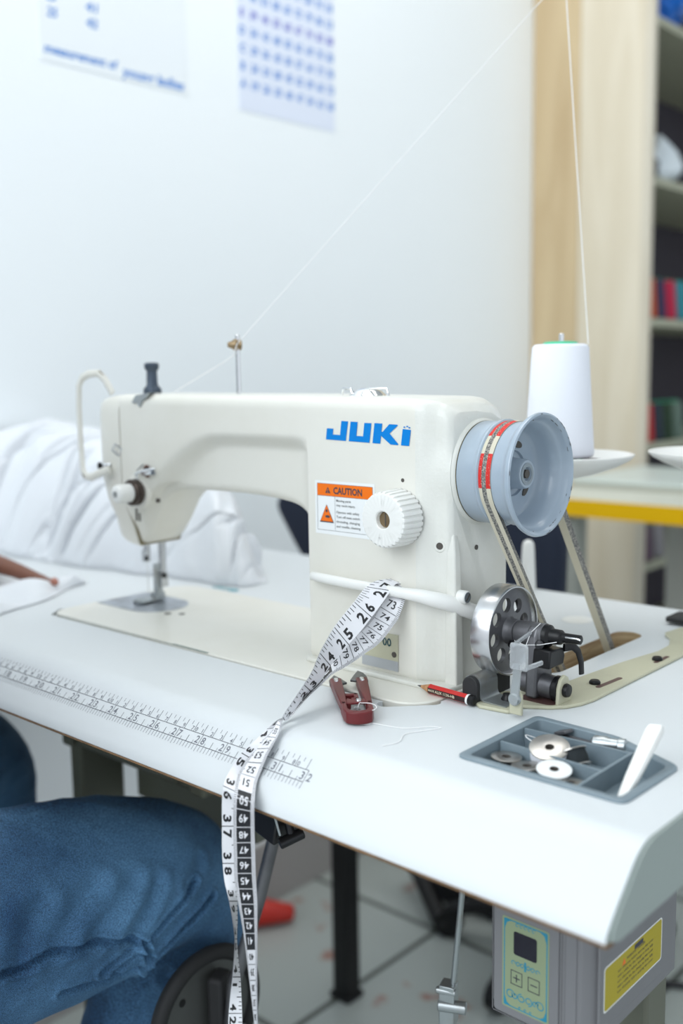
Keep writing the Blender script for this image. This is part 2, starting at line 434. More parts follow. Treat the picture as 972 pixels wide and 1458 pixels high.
def section(x, zb, col=False):
    f, b, t = yf(x), ybk(x), ztop(x); d = 0 if col else chd(x); zc = zch(x)
    if col: zc = 120
    pts = []
    cb_ = 0 if col else cbk(x)
    pts += [(b, zb+(4 if col else 30)), (b-cb_, zb+5), (b-cb_-4, zb), (lerp(b,f+d,.5), zb), (f+d+7, zb), (f+d+2.2, zb+2), (f+d, zb+7)]
    z1 = zb+7; r = 9.
    def fy(z):
        if not col:
            cl_n = interp([(45,50),(95,45),(130,25),(160,15)], x)
            u = (z-z1)/max(1,(zc+6-z1)); q = smooth((zc+6-z)/cl_n)
            return f+d*q*(.80+.20*(1-min(1,max(0,u))))
        if x < 430: return f
        rr = 44.5 - max(0,(x-436))*.22; dz = abs(z-160)
        if dz >= rr: return f
        yb_ = AYc - math.sqrt(rr*rr-dz*dz); k_ = 5.
        h_ = max(0, min(1, .5+.5*(f-yb_)/k_)); return lerp(f, yb_, h_) - k_*h_*(1-h_)
    for k in range(1, 41):
        z = lerp(z1, t-r, k/40.); pts.append((fy(z), z))
    f = fy(t-r)
    pts += [(f+r-r*math.cos(R(a)), t-r+r*math.sin(R(a))) for a in (22.5,45,67.5,90)]
    r2 = interp([(400,9),(425,12),(440,26),(452.5,40)], x); rz = r2*.42
    pts += [(b-r2, t)] + [(b-r2+r2*math.sin(R(a)), t-rz+rz*math.cos(R(a))) for a in (30,60,90)]
    return [(x, y, z) for y, z in pts]
AYc = 91.
arm = MB(); rs = []
xs = [61,61.8,63,66,70,74,78,82,86,90,93.5,97,100.5,104,108,112,118,124,132,140,148,157,165,172,180,187,190,200,215,240,262,275,284,290,295,299,302,305,307.5,310,312,314,315.5]
for x in xs: rs.append(section(x, zbot(x)))
for x in (316.2,): rs.append(section(x, 70))
for zc_ in (2,): rs.append(section(317.5, .8, True))
for x in (319,324,330,345,370,400,420,427,430,432,434.5,437,440,442.5,445,447.5,450,451.5,452.5): rs.append(section(x, .8, True))
arm.rings(rs)
body = arm.build('arm_and_column', M_cast, mc, smooth_ang=50)
ex = MB()
ex.prism(rrect(312,459,36,146,10), .6, 4.5)
# vertical rib at the right front corner and pad behind the peg
ex.rings([[(446,51,3),(458,50,3),(458,60,3),(447,60,3)],[(447,50.5,60),(456.5,51,60),(456.5,60,60),(447,60,60)],[(448,51,102),(455,52,102),(455,60,102),(448,60,102)],[(449,54,118),(452,55,118),(452,60,118),(449,60,118)]])
# boss behind the handwheel
ex.lathe((430,91,160), (1,0,0), [(12,38),(18,40.6),(21,40.8),(24,39.6),(25.2,37.6),(25.2,4)], 64)
ex.build('casting_details', M_castrough, mc, bevel=3.0, seg=3, smooth_ang=50)
# right side of column has the coarse enamel too
body.data.materials.append(M_castrough)
for p in body.data.polygons:
    if p.center.x/S+230 > 428: p.material_index = 1
# face plate at the left end
fp = MB()
def fps(x, g):
    y0, y1, t, zb_ = 47.5+g, 130-g, 217.5-g*.55, 67+g*1.2
    pts = [(y0+18.5,zb_),(y0+12.8,zb_+20),(y0+4.4,zb_+40),(y0,zb_+60)] + [(y0,165),(y0,t-16)] + [(y0+12-12*math.cos(R(a)), t-12+12*math.sin(R(a))) for a in (30,60,90)] + [(y1-14+14*math.sin(R(a)), t-14+14*math.cos(R(a))) for a in (0,30,60,90)] + [(y1,150),(y1,zb_+50),(y1-6,zb_+20),(y1-14,zb_)]
    return [(x,y,z) for y,z in pts]
fp.rings([fps(59.4,-.3), fps(57.8,.3), fps(50,.6), fps(40,1.6), fps(30,3.4), fps(21,6.0), fps(14,10), fps(9.5,15), fps(7.5,21)])
fp.build('face_plate', M_cast, mc, smooth_ang=50)
seam = MB(); seam.rings([fps(61.6,.5), fps(59.0,.5)]); seam.build('face_plate_gasket', mat('brown_gasket',(.20,.17,.10),.7), mc)
sl_ = MB(); sl_.box(80,81.4,47,48.6,96,108); sl_.box(85,86,47,48.6,96,104); sl_.build('guide_slit', M_chip, mc)

# handwheel
AY, AZ = 91, 160
w = MB()
w.lathe((0,AY,AZ), (1,0,0), [(455,30),(455,37.2),(456,38),(469,38.2),(471.5,38.6),(472.5,39.6),(474,39.6),(475,38.6),(475.5,35.5),(484,35.5),(484.8,37.6),(486,38),(493,38.3),(496.5,39.5),(499,42.3),(500.5,44.2),(502.5,45),(504.2,44.6),(504.8,43.4),(504,42),(501.5,40.6),(498.5,39.6),(497.4,38.4),(496.2,37.0),(488,34.6),(481.6,32.6),(480.2,31.4),(479.4,29.6),(479.3,22),(479.6,17)], 72, cap=False)
w.lathe((0,AY,AZ), (1,0,0), [(479.6,17.2),(477.4,16.6),(476.8,15.4),(476.8,12.6),(478,11.6),(490.5,10.8),(491.5,10.0),(491.5,5.2),(489,4.6),(488,2.4),(488,.1)], 40, cap=False)
wheel = w.build('handwheel', M_wheel, mc, smooth_ang=40)
pm = MB()
for a in (75, 205, 320):       # oval lightening slots in the web
    ca, sa = math.cos(R(a)), math.sin(R(a)); c = Vector((480.2, AY+21.5*ca, AZ+21.5*sa))
    tv = Vector((0,-sa,ca)); rv = Vector((0,ca,sa))
    ring = [c + tv*5.2*math.cos(R(b)) + rv*2.5*math.sin(R(b)) for b in range(0,360,20)]
    pm.rings([[q+Vector((.25,0,0)) for q in ring], [q-Vector((2,0,0)) for q in ring]])
pm.lathe((0,AY,AZ), (1,0,0), [(486,3.2),(491.7,3.2)], 16)
pm.build('slot', M_chip, wheel)
bs = MB(); bs.lathe((0,AY,AZ), (1,0,0), [(491.0,8.4),(491.9,8.2),(491.9,5.6),(491.0,5.4)], 32, cap=False)
bs.build('centre_bolt', mat('dull_bolt',(.30,.34,.37),.35,metal=.7), wheel)
rd = MB(); rd.lathe((0,AY,AZ), (1,0,0), [(453.2,37.6),(455.2,38.1)], 64); rd.build('wheel_back_ring', mat('brown_gasket',(.2,.17,.1),.7), wheel)
# chips along the rim
ch = MB(); rr = random.Random(3)
for i in range(46):
    a = rr.uniform(0,360); ln = rr.uniform(.8,3.8); ra = rr.choice((42.9,43.9,41.2)); xx = {42.9:504.95,43.9:504.6,41.2:502.7}[ra]
    if rr.random() < .35 or 20 < a < 80 or 280 < a < 350:
        pts = [(a-ln, ra-.28), (a, ra-.4*rr.random()-.2), (a+ln, ra-.2), (a+ln*.7, ra+.25), (a-ln*.5, ra+.3)]
        ch.add([(xx+.1, AY+q*math.cos(R(b)), AZ+q*math.sin(R(b))) for b,q in pts], [tuple(range(5))])
ch.build('paint_chips', M_chip, wheel)

# stitch dial
dl = MB(); cx, cz = 413, 127.6
def gear(y, r, dr):
    out = []
    n = 30
    for i in range(n):
        for du, q in ((0,r),(.55,r),(.62,r-dr),(.93,r-dr)):
            a = 2*math.pi*(i+du)/n; out.append((cx+q*math.cos(a), y, cz+q*math.sin(a)))
    return out
dl.rings([gear(41.5,21.6,1.1), gear(23,21.0,1.1), gear(21.2,20.2,.6), gear(20.4,18.8,0), gear(20.4,7.2,0), gear(21.2,6.4,0), gear(26,5.9,0)], cap=False)
dial = dl.build('stitch_dial', M_white, mc, smooth_ang=30)
MB().lathe((cx,26,cz), (0,-1,0), [(-1,6.2),(1.6,5.8),(1.9,5)], 24).build('dial_screw', M_brass, dial)
MB().box(cx-.5,cx+.5,23.9,24.3,cz-4.8,cz+4.8).build('screw_slot', M_chip, dial)
nm = MB()
for k, s_ in enumerate('0 1 2 3 4 5'.split()):
    a = 90 - k*48
    def fn(x, y, a=a):
        u = Vector((math.sin(R(a)),0,-math.cos(R(a)))); v_ = Vector((math.cos(R(a)),0,math.sin(R(a))))
        return Vector((cx,20.15,cz)) + v_*(13.2+y) + u*x
    put_text(nm, s_, fn, 5.0, 0, .01)
nm.build('raised_numbers', M_white, dial)

# caution label
YL = 42.3
def surf(x, z, off=.0): return (x, yf(x)-.25-off, z)
lb = MB(); x0, x1, z0, z1 = 328, 386, 111, 148.3
lb.add([surf(x0-2.5,z0-3.2), surf(x1+2,z0-3.4), surf(x1+2,z1+2.5), surf(x0-2.5,z1+2.2)], [(0,1,2,3)], 0)
zh = z1-9.8
lb.add([surf(x0,zh,.1), surf(x1,zh,.1), surf(x1,z1,.1), surf(x0,z1,.1)], [(0,1,2,3)], 1)
def line(xa,za,xb,zb_,w_,mi):
    d = Vector((xb-xa,0,zb_-za)).normalized(); n_ = Vector((-d.z,0,d.x))*w_/2
    lb.add([Vector(surf(xa,za,.14))-n_, Vector(surf(xb,zb_,.14))-n_, Vector(surf(xb,zb_,.14))+n_, Vector(surf(xa,za,.14))+n_], [(0,1,2,3)], mi)
for q in ((x0,z0,x1,z0),(x0,z0,x0,z1),(x1,z0,x1,z1),(x0,z1,x1,z1),(x0,zh,x1,zh)): line(*q,.3,3)
line(x0+19,z0,x0+19,zh,.25,3)
def T(body_, x, z, h, mi=2, bold=0., left=True, width=None):
    v_, f_, w_ = text2d(body_, bold); ww = width or w_*h
    cxx = x + ww/2 if left else x
    put_text(lb, body_, lambda a, b: surf(cxx+a, z+b, .22), h, mi, bold, ww)
T('CAUTION', x0+17.5, z1-5, 5.2, 2, .03, True, 30)
def tri(cx_, cz_, w_, h_, mi, off):
    lb.add([surf(cx_-w_/2,cz_-h_/2,off), surf(cx_+w_/2,cz_-h_/2,off), surf(cx_,cz_+h_/2,off)], [(0,1,2)], mi)
tri(x0+11.6, z1-5, 5.6, 5.0, 2, .2); T('!', x0+11.2, z1-5.7, 2.9, 1, .03)
tri(x0+10, z0+13.5, 15.2, 14.6, 2, .16); tri(x0+10, z0+13.6, 13.4, 12.9, 1, .2)
lb.add([surf(x0+10+1.1*math.cos(R(a)), z0+15.6+1.3*math.sin(R(a)), .24) for a in range(0,360,30)], [tuple(range(12))], 2)
lb.add([surf(x0+11+2.6*math.cos(R(a)), z0+11.0+1.1*math.sin(R(a)), .24) for a in range(0,360,30)], [tuple(range(12))], 2)
for i, (t_, wd) in enumerate((('Moving parts',15.5),('may cause injury.',20),('Operate with safety',24),('Turn off main switch',24.5),('threading, changing',24.5),('and needle, cleaning',25))):
    T(t_, x0+20.4, zh-3.0-(i*3.6 if i < 2 else 1.6+i*3.75), 1.9, 3, .012, True, wd)
lb.build('caution_label', [M_lab, M_orange, M_ink, mat('label_grey',(.22,.22,.22),.6)], mc)

# blue lettering
lg = MB()
def L2(x, y): 
    X_ = 338.5 + (x+.13*y*.86)/430.*86; Z_ = 183.3 - .028*(X_-338.5) + y/100.*15.2
    return surf(X_, Z_, .12+LOFF[0])
LOFF = [0.]
def poly(pts): LOFF[0] += .012; lg.add([L2(*q) for q in pts], [tuple(range(len(pts)))])
poly([(0,0),(105,0),(105,28),(0,28)]); poly([(72,28),(105,28),(107,100),(72,100)]); poly([(0,28),(34,28),(34,58),(0,58)])
poly([(120,0),(225,0),(225,30),(120,30)]); poly([(120,30),(156,30),(156,100),(120,100)]); poly([(190,30),(225,30),(225,98),(190,98)])
poly([(240,0),(278,0),(278,100),(240,100)]); poly([(270,40),(312,99),(352,99),(352,94),(306,40)])
poly([(270,60),(312,60),(366,4),(362,0),(328,0),(270,46)])
poly([(378,0),(416,0),(416,78),(378,80)])
for q in ((384,88),(397,92),(408,87)): poly([(q[0]-4,q[1]-2),(q[0]+5,q[1]-1),(q[0]+3,q[1]+5),(q[0]-3,q[1]+4)])
lg.build('maker_lettering', M_blue, mc)

# small plate with 00
pl = MB(); xa, xb = 374, 410
pl.box(xa,xb,40.9,41.6,16,36.5,0); pl.box(xa,xb,40.8,41.65,8,16,1)
npl = pl.build('name_plate', [M_plate, mat('plate_grey',(.45,.47,.49),.4,metal=.3)], mc)
pt = MB(); put_text(pt, '00', lambda a, b: (399.5+a, 40.6, 30+b), 6.2, 0, .02); pt.build('plate_number', mat('plate_ink',(.02,.07,.08),.5), npl)
MB().lathe((406.5,41,21), (0,-1,0), [(0,2.2),(.6,2.2),(.8,1.6)], 20).build('plate_rivet', M_chip, npl)

# reverse lever
lv = MB()
lv.tube([(325,37,74),(327,35,73.6),(345,33,73.6),(375,31.5,73.2),(402,31,73.0),(425,32,72.6),(436,35,71.8),(446,42,69),(452,50,66),(458,60,61),(464,72,55),(466,80,52)],
        [2.2,3.6,4,4,4.1,4.4,5.2,6.0,6.2,6.2,5.8,4], 14, flat=(1.0,.78), up=(0,0,1))
lever = lv.build('reverse_lever', M_white, mc, smooth_ang=60)
pg = MB(); pg.cyl((440,57,70.4),(463,57,70.4),5.2,4.9,24,bev=.7)
peg = pg.build('side_screw_peg', M_white, mc)
MB().lathe((463,57,70.4),(1,0,0),[(0,3.9),(.3,3.9)],24).build('peg_screw', mat('dull_bolt',(.3,.34,.37),.35,metal=.7), peg)
MB().obox((463.5,57,70.4),(.2,0,0),(0,2.2,2.2),(0,.35,-.35)).build('screw_slot', M_chip, peg)
# holes
hl = MB()
def hole(mb, c, ax, r1, r2):
    ax = Vector(ax)
    mb.lathe(c, ax, [(-3,r2),(.5,r2)], 24)
hb = MB(); hb.lathe((443.4,49.6,107.6),(.35,-1,0),[(-4,4.8),(-.3,4.8),(.5,4.2),(.5,2.7),(-3,2.5)],28,cap=False); hb.build('threaded_hole_rim', M_castrough, mc)
for c_, a_, p_ in (((443.4,49.6,107.6),(.35,-1,0),[(-4,2.7),(.0,2.7)]), ((452.6,83,103.2),(1,0,0),[(-3,1.9),(.6,1.9)]), ((415.2,42.2,155.3),(0,-1,0),[(-2,1.5),(.4,1.5)])):
    MB().lathe(c_,a_,p_,24).build('screw_hole', M_chip, mc)

# top fittings
tp = MB(); tp.cyl((184.5,91,216),(184.5,91,271),2.2,2.2,16,bev=.5)
pin = tp.build('thread_pin', M_chrome, mc)
tn = MB(); tn.lathe((184.5,91,262),(-.45,-.9,0),[(-3,5),(-2,5.4),(0,4.2),(1,5.4),(3,5.4),(5,3.6),(8,2.6),(9,2.2)],24); tn.build('tension_nut', M_brass, pin)
sc = MB(); sc.lathe((57,91,216),(0,0,1),[(0,9),(4,9.2),(7,8.6),(9,6.4),(11,5.6),(24,5.2),(26,7),(30,7.6),(32,6.4),(32.5,2)],28)
sc.build('pressure_screw', mat('blue_black_screw',(.06,.08,.11),.35,metal=.5), mc)
kn = MB(); kn.lathe((340,91,214),(0,0,1),[(0,17),(2,17),(3,15),(6,12),(8,7),(8.8,1)],32); kn.build('oil_window', M_chrome, mc)
tg = MB()
for s0, s1 in (((316,86),(332,82)), ((346,84),(363,90))): tg.tube([(s0[0],s0[1],216),(s0[0]+2,s0[1],222),(s1[0]-2,s1[1],222),(s1[0],s1[1],216)], 1.1, 8)
tg.build('arm_thread_guide', M_chrome, mc)

# head fittings
gd = MB(); gd.tube([(44,52,219),(36,50,232),(27,49,238.5),(10,49,238),(-2,49,234),(-8,49,226),(-10,49,205),(-8,48,162),(-4,46,142),(4,44,136),(16,42,135.5),(38,40,142),(48,42,145)], 2.0, 10, flat=(1.0,2.0), up=(0,1,0))
gd.build('thread_guard', M_cast, mc, smooth_ang=60)
gt = MB(); gt.tube([(27,48.6,239),(36,49.6,232.5),(44,51.8,219.5)],1.7,8,flat=(.6,2.1),up=(0,1,0)); gt.build('guard_worn_edge', mat('worn_brown',(.16,.12,.06),.6), mc); gt = MB(); gt.tube([(-7,47.6,145),(-3,46,139.5),(4,43.6,135.2)],1.6,8,flat=(1.3,2.1),up=(0,1,0)); gt.build('guard_worn_edge', mat('worn_brown',(.16,.12,.06),.6), mc)
ts = MB()
ts.lathe((88,46,125),(0,-1,0),[(0,6),(2,12.2),(4,12.8),(6,11.4),(7,12.2),(9,12.8),(11,11)],36); tdisc = ts.build('tension_disc', mat('dark_bronze',(.055,.04,.032),.3,metal=.6), mc)
tk = MB()
def kg(y, r):
    return [(88+(r+(.5 if i%2 else 0))*math.cos(2*math.pi*i/40), y, 125+(r+(.5 if i%2 else 0))*math.sin(2*math.pi*i/40)) for i in range(40)]
tk.rings([kg(35,8.6), kg(24,8.4), kg(20,7.8), kg(19,6.6)]); knb = tk.build('tension_knob', M_white, mc, smooth_ang=50)
MB().lathe((88,19.2,125),(0,-1,0),[(0,3),(.8,2.8)],20).build('knob_screw', M_zinc, knb)
pk = MB(); pk.lathe((84,47,125),(0,-1,0),[(-4,18),(0,17),(2,13)],36); pk.build('tension_boss', M_cast, mc)
fx = MB()
fx.tube([(96,45,144),(104,43,145),(112,43,146),(116,45,146.5)], 3.4, 10, flat=(1,.5), up=(0,0,1)); fx.tube([(84,46,140),(92,40,143),(100,42,146)],1.0,8)
fx.lathe((106,44.5,146),(0,-1,0),[(0,6.2),(1.4,6.2),(1.4,4)],24); fx.tube([(97,46,152),(91,43,146),(90,43,137)],.7,8)
fx.tube([(22,52,146),(28,46,147),(36,45,147),(42,48,147)],3.4,10,flat=(1,.5),up=(0,0,1))
fx.tube([(56,49,158),(51,44,164),(56,44,170),(62,47,166),(57,49,158)],1.2,8)
fx.build('thread_guide', M_chrome, mc)
for c_ in ((106,43,146),(30,43.6,147)):
    MB().lathe(c_,(0,-1,0),[(0,4.2),(.4,4.2)],20).build('guide_hole', M_black, mc)
MB().lathe((113,48.6,118),(0,-1,0),[(-2,2.2),(.6,2.2)],20).build('small_hole', M_chip, mc)
cl = MB(); cl.add([(86,46,214),(108,46,219),(108,60,219.6),(92,60,219.2)],[(0,1,2,3)]); cl.prism([(84,210),(90,217),(111,219.5),(108,216),(100,212),(96,206),(92,210)], 47.0, 44.8, 'y'); cl.build('top_thread_clip', M_zinc, mc)
nb = MB(); nb.cyl((33,94,74),(33,94,64),5.2,5.2,18); nb.cyl((33,94,66),(33,94,44),3.6,3.6,18); nb.box(29.8,36.2,89.5,93,44,56)
nbar = nb.build('needle_bar', M_steel, mc, smooth_ang=40)
MB().cyl((36,91,49),(40,88,48.5),2.2,2.2,14).build('needle_screw', M_black, nbar)
MB().cyl((33,94,45),(33,94,7),.75,.45,10).build('needle', M_chrome, nbar)
pb = MB(); pb.cyl((35,112,74),(35,112,22),4.0,4.0,18); pb.box(30,39,107,116,15,30)
pbar = pb.build('presser_bar', M_steel, mc, smooth_ang=40)
MB().cyl((40,110,28),(44,107,28),2.6,2.6,14).build('foot_screw', M_black, pbar)
pf = MB(); pf.box(30,36,103,111,6,40); pf.prism([(24,80),(31,76),(31.5,92),(34.5,92),(35,76),(42,80),(40,112),(26,112)], 2.6, 5.2); pf.box(28,38,100,112,4,10)
pf.build('presser_foot', M_zinc, pbar, bevel=.6)
nplt = MB(); nplt.prism([(x,y) for x,y in arc(52,90,32,-90,90,16)]+[(-8,122),(-8,58)], 1.0, 1.5); nplt.build('needle_plate', mat('worn_steel_plate',(.45,.48,.52),.3,metal=.85,vary=(50,(.25,.26,.28),.45,.7)), mc)
nh = MB(); nh.box(24,42,84,87,1.5,1.75); nh.box(24,42,90,92,1.5,1.75); nh.lathe((33,97,1.5),(0,0,1),[(0,2),(.2,2)],16); nh.lathe((92,72,1.0),(0,0,1),[(0,3.6),(.3,3.6)],20); nh.lathe((104,80,1.0),(0,0,1),[(0,3.2),(.3,3.2)],20)
nh.build('plate_opening', M_chip, mc)
gp = MB(); gp.box(4,190,.3,1.0,.9,1.2); gp.box(188,235,.3,2.4,.9,1.3); gp.build('worn_front_gap', mat('gap_green',(.14,.20,.18),.7,vary=(200,(.4,.42,.38),.4,.7)), mc)
tl = MB(); tl.prism([(22,190),(30,186),(60,186),(66,190),(60,196),(30,196)], .05, .5); tl.build('hinge_mark', mat('teal_mark',(.05,.30,.36),.5,vary=(90,(.45,.50,.50),.4,.65)), mc)
# ================================================================ DRIVE BELT (top-level) and motor
dv = Vector((0,.563,-.826)); wc = Vector((480,91,160)); RB = 38.4
fr = Vector((0,-.826,-.563))                     # front tangent direction
pc = wc + dv*330; RP = 34
path = []
for i in range(25): path.append(('s', pc - dv*0 + fr*RP + (wc+fr*RB - pc - fr*RP)*(i/24.)))
a0 = math.atan2(fr.z, fr.y)
for i in range(1, 48):
    a = a0 - math.pi*i/48.; path.append(('w', wc + Vector((0,math.cos(a),math.sin(a)))*RB))
for i in range(25): path.append(('s', wc - fr*RB + (pc - fr*RP - wc + fr*RB)*(i/24.)))
for i in range(1, 20):
    a = a0 + math.pi + -math.pi*i/20.; path.append(('p', pc + Vector((0,math.cos(a),math.sin(a)))*RP))
pts = [p for _, p in path]; n = len(pts); rs = []
for i, p in enumerate(pts):
    t = (pts[(i+1)%n]-pts[i-1]).normalized(); o_ = Vector((0, t.z, -t.y))
    # outward normal
    k = path[i][0]; c_ = wc if k == 'w' else (pc if k == 'p' else None)
    if k == 's': side = fr if i < 40 else -fr; o_ = o_ if o_.dot(side) > 0 else -o_
    else: o_ = (p-c_).normalized()
    X = Vector((1,0,0)); rs.append([p-X*5+o_*0, p-X*2.0+o_*.35, p+X*1.6+o_*.35, p+X*5, p+X*3.6-o_*4.6, p-X*3.6-o_*4.6])
bl = MB(); vs = [q for r in rs for q in r]; fs = []; ms = []
for i in range(n):
    for j in range(6):
        k = (j+1)%6; b = ((i+1)%n)*6; fs.append((i*6+j, i*6+k, b+k, b+j))
        p = pts[i]; kk = path[i][0]; m_ = 0
        ang = math.degrees(math.atan2(p.z-AZ, p.y-AY)) % 360
        if j == 1: m_ = 1
        elif j in (0,2): m_ = 2 if kk == 'w' and (155 < ang < 195 or 95 < ang < 133) else 0
        elif j in (3,): m_ = 1 if kk != 'w' else 0
        ms.append(m_)
bl.v = vs; bl.f = fs; bl.m = ms
belt = bl.build('drive_belt', [M_beltc, M_belts, M_beltr], None, smooth_ang=30, loc=(480,200,20))
tag(belt, 'worn cream and grey V-belt with red patches looped over the handwheel', 'belt')
mo = thing('belt_motor', 'dark motor with a belt pulley hanging below the slot in the tabletop', 'motor', (520,280,-200))
q = MB(); q.lathe((488,pc.y,pc.z),(1,0,0),[(-14,10),(-14,38),(-4,28.6),(0,27),(-0+1,27),(4,38),(10,38),(10,6)],40); q.build('pulley', M_iron, mo)
q = MB(); q.lathe((560,pc.y,pc.z),(1,0,0),[(-70,9),(-22,9),(-20,50),(-10,66),(30,68),(70,66),(78,50)],40); q.build('motor_body', mat('motor_grey',(.16,.17,.18),.5), mo)
q = MB(); q.box(540,620,pc.y-16,pc.y+16,-60,-41); q.box(570,600,pc.y-8,pc.y+8,pc.z+50,-55); q.build('bracket', M_blackmetal, mo, bevel=1.5)

# ================================================================ BOBBIN WINDER
bw = thing('bobbin_winder', 'bobbin winder with a perforated steel wheel on a cream base plate by the belt slot', 'bobbin winder', (520,80,0))
b = MB()
outline_p = [(471,49),(473,42),(493,28),(515,30.5),(517.5,34),(517,47),(522,50),(533,57),(541,66),(546,78),(548,92),(548,300),(540,345),(512,345),(508,322),(505,300),(509,292),(517,284),(526,262),(527,238),(523,215),(519,188),(515,150),(512,118),(508,108),(500,104),(496,96),(496,78),(498,74),(486,66),(477,57)]
b.prism(outline_p, .05, 2.6)
b.prism([(518,2),(518,15),(521,20),(525,20),(528,16),(528,2)], 27.6, 30.2, 'y')
b.prism([(62,2),(63,14),(66,20),(71,22.5),(76,20),(79,14),(80,2)], 533.5, 536.2, 'x')
base = b.build('base_plate', M_plate, bw, bevel=.9, smooth_ang=35)
sl = MB(); sl.prism(capsule(537,118,539,148,2.0), 2.5, 2.75); sl.prism(capsule(541,205,541,226,1.8), 2.5, 2.75); sl.prism(rrect(505,534,58,82,6), 2.5, 2.8,)
sl.build('slot', M_oil, base)
for (x,y) in ((531,124),(539,212)):
    q = MB(); q.lathe((x,y,2.6),(0,0,1),[(0,4.2),(1.6,4.2),(2.8,3.2),(3,1)],18); q.build('plate_screw', M_black, base)
q = MB(); q.prism(rrect(488,532,336,368,3), 2.6, 7); q.build('rubber_pad', M_rubber, bw, bevel=.8)
# wheel
WC = Vector((493,71,47.5)); w = MB()
w.lathe((0,WC.y,WC.z),(1,0,0),[(478.6,29.5),(477.6,31.5),(478.6,33),(493,33),(494,32.4),(494,31.6),(492.8,30.6),(488.5,29.6)],64,cap=False)
wheel2 = w.build('wheel_rim', mat('polished_steel',(.60,.60,.61),.26,metal=1.,bump=(40,.15,.001)), bw, smooth_ang=40)
# web with eight holes
web = MB(); NH, RH, rh = 8, 19.6, 5.4
def webpt(r, a, x): return (x, WC.y+r*math.cos(a), WC.z+r*math.sin(a))
for x, flip in ((490.4,False),(487,True)):
    for k in range(NH):
        a0_ = 2*math.pi*k/NH + R(12); ac = a0_; hw_ = math.pi/NH
        outer = []; inner = []; m_ = 24
        for i in range(m_):
            th = 2*math.pi*i/m_
            hx, hy = RH + rh*math.cos(th), rh*math.sin(th); inner.append((hx, hy))
            # matching point on the sector boundary box in (r, angle)
            c0, s0 = math.cos(th), math.sin(th); mm = max(abs(c0), abs(s0)); br, ba = c0/mm, s0/mm
            rr_ = RH + (11.4 if br > 0 else 10.6)*br; outer.append((rr_*math.cos(ba*hw_), rr_*math.sin(ba*hw_)))
        vv = []
        for (px, py) in inner+outer:
            y_ = px*math.cos(ac)-py*math.sin(ac); z_ = px*math.sin(ac)+py*math.cos(ac); vv.append((x, WC.y+y_, WC.z+z_))
        web.add(vv, [(i,(i+1)%m_,m_+(i+1)%m_,m_+i) for i in range(m_)])
        if not flip:
            tube_ = [(490.4,v[1],v[2]) for v in vv[:m_]] + [(487,v[1],v[2]) for v in vv[:m_]]
            web.add(tube_, [(i,(i+1)%m_,m_+(i+1)%m_,m_+i) for i in range(m_)])
web.build('wheel_web', M_iron, wheel2, smooth_ang=30)
h = MB(); h.lathe((484,WC.y,WC.z),(1,0,0),[(0,9.6),(4,9.6),(6,10.5),(8,9.0),(13,8.8),(14,7)],32); h.build('hub', M_iron, wheel2)
MB().lathe((496.5,WC.y-4,WC.z-7),(.1,-.75,-.5),[(-3,3.2),(4,3.2),(4.6,2.4)],18).build('hub_screw', M_black, wheel2)
q = MB(); q.cyl((498,71,47.5),(521,70.6,48.6),8.6,8.6,30,bev=.6); sleeve = q.build('sleeve', M_iron, bw, smooth_ang=40)
q = MB(); q.lathe((521,70.6,48.6),(1,0,.04),[(0,8.2),(3,7.8),(4.5,5.6),(12,5.2),(13,4.4),(14,3.5),(27,3.3),(27.5,2.6)],28)
q.build('spindle', M_black, bw, smooth_ang=40)
q = MB(); q.tube([(538,67.5,50.5),(547,67.3,50.9),(549.5,67.4,50.2)],.7,8); q.build('spindle_spring', M_steel, bw)
q = MB(); q.prism([(60,4),(82,4),(84,14),(82,30),(79,50),(72,57),(64,55),(60,48),(61,30)], 510, 519, 'x'); q.build('bracket', M_iron, bw, bevel=2, seg=3)
q = MB(); q.cyl((503,71,13),(529,71,11.5),8.6,8.6,28,bev=.6); q.build('pivot_barrel', M_iron, bw, smooth_ang=40)
q = MB(); q.cyl((529,71,11.5),(533.4,71,11.5),9.4,9.4,28,bev=.6); q.lathe((536.2,71,11.5),(1,0,0),[(0,4.6),(1.2,5),(3.2,4.4),(3.6,2)],20); q.build('pivot_screw', M_black, bw)
q = MB(); q.prism([(58,28),(78,28),(80,34),(78,40),(60,41)], 517, 531, 'x'); q.build('trip_block', M_black, bw, bevel=1.2)
q = MB(); q.tube([(531,78,40),(534,85,40),(536,89,36),(537.5,91,28),(538,91,19)], 2.6, 10, flat=(.55,1.2), up=(1,0,0)); q.build('trip_lever', M_black, bw, smooth_ang=60)
q = MB(); q.lathe((520,64,43),(.3,-.9,.2),[(0,3.2),(3,3.2),(3.5,2)],16); q.build('trip_screw', M_blackmetal, bw)
q = MB(); q.prism([(519.5,11),(526.5,11),(528.8,39),(523.5,39)], 25.2, 26.4, 'y'); q.lathe((523.3,26.6,13.6),(0,-1,0),[(-2,4.4),(1.5,4.4),(2.4,3.6)],24); arm_ = q.build('latch_arm', M_zinc, bw)
q = MB(); q.prism(rrect(521,535,35,53.5,2), 23.2, 25.1, 'y'); q.prism([(533.3,23.5),(535.2,23.5),(536.2,42),(534.3,42)], 36, 39.5); q.prism([(522,25),(524,25),(514,66),(512,66)], 50, 53)
q.build('clear_guard', M_clear, bw, bevel=.8)
q = MB()
q.prism([(x,z) for x,z in [(476.6,2.6),(476.6,14)]+[(483-6.4*math.cos(R(a)),14+6.4*math.sin(R(a))) for a in range(15,180,15)]+[(489.4,14),(489.4,2.6)]], 31, 74, 'y'); q.build('brake_rubber', M_rubber, bw, bevel=.8)
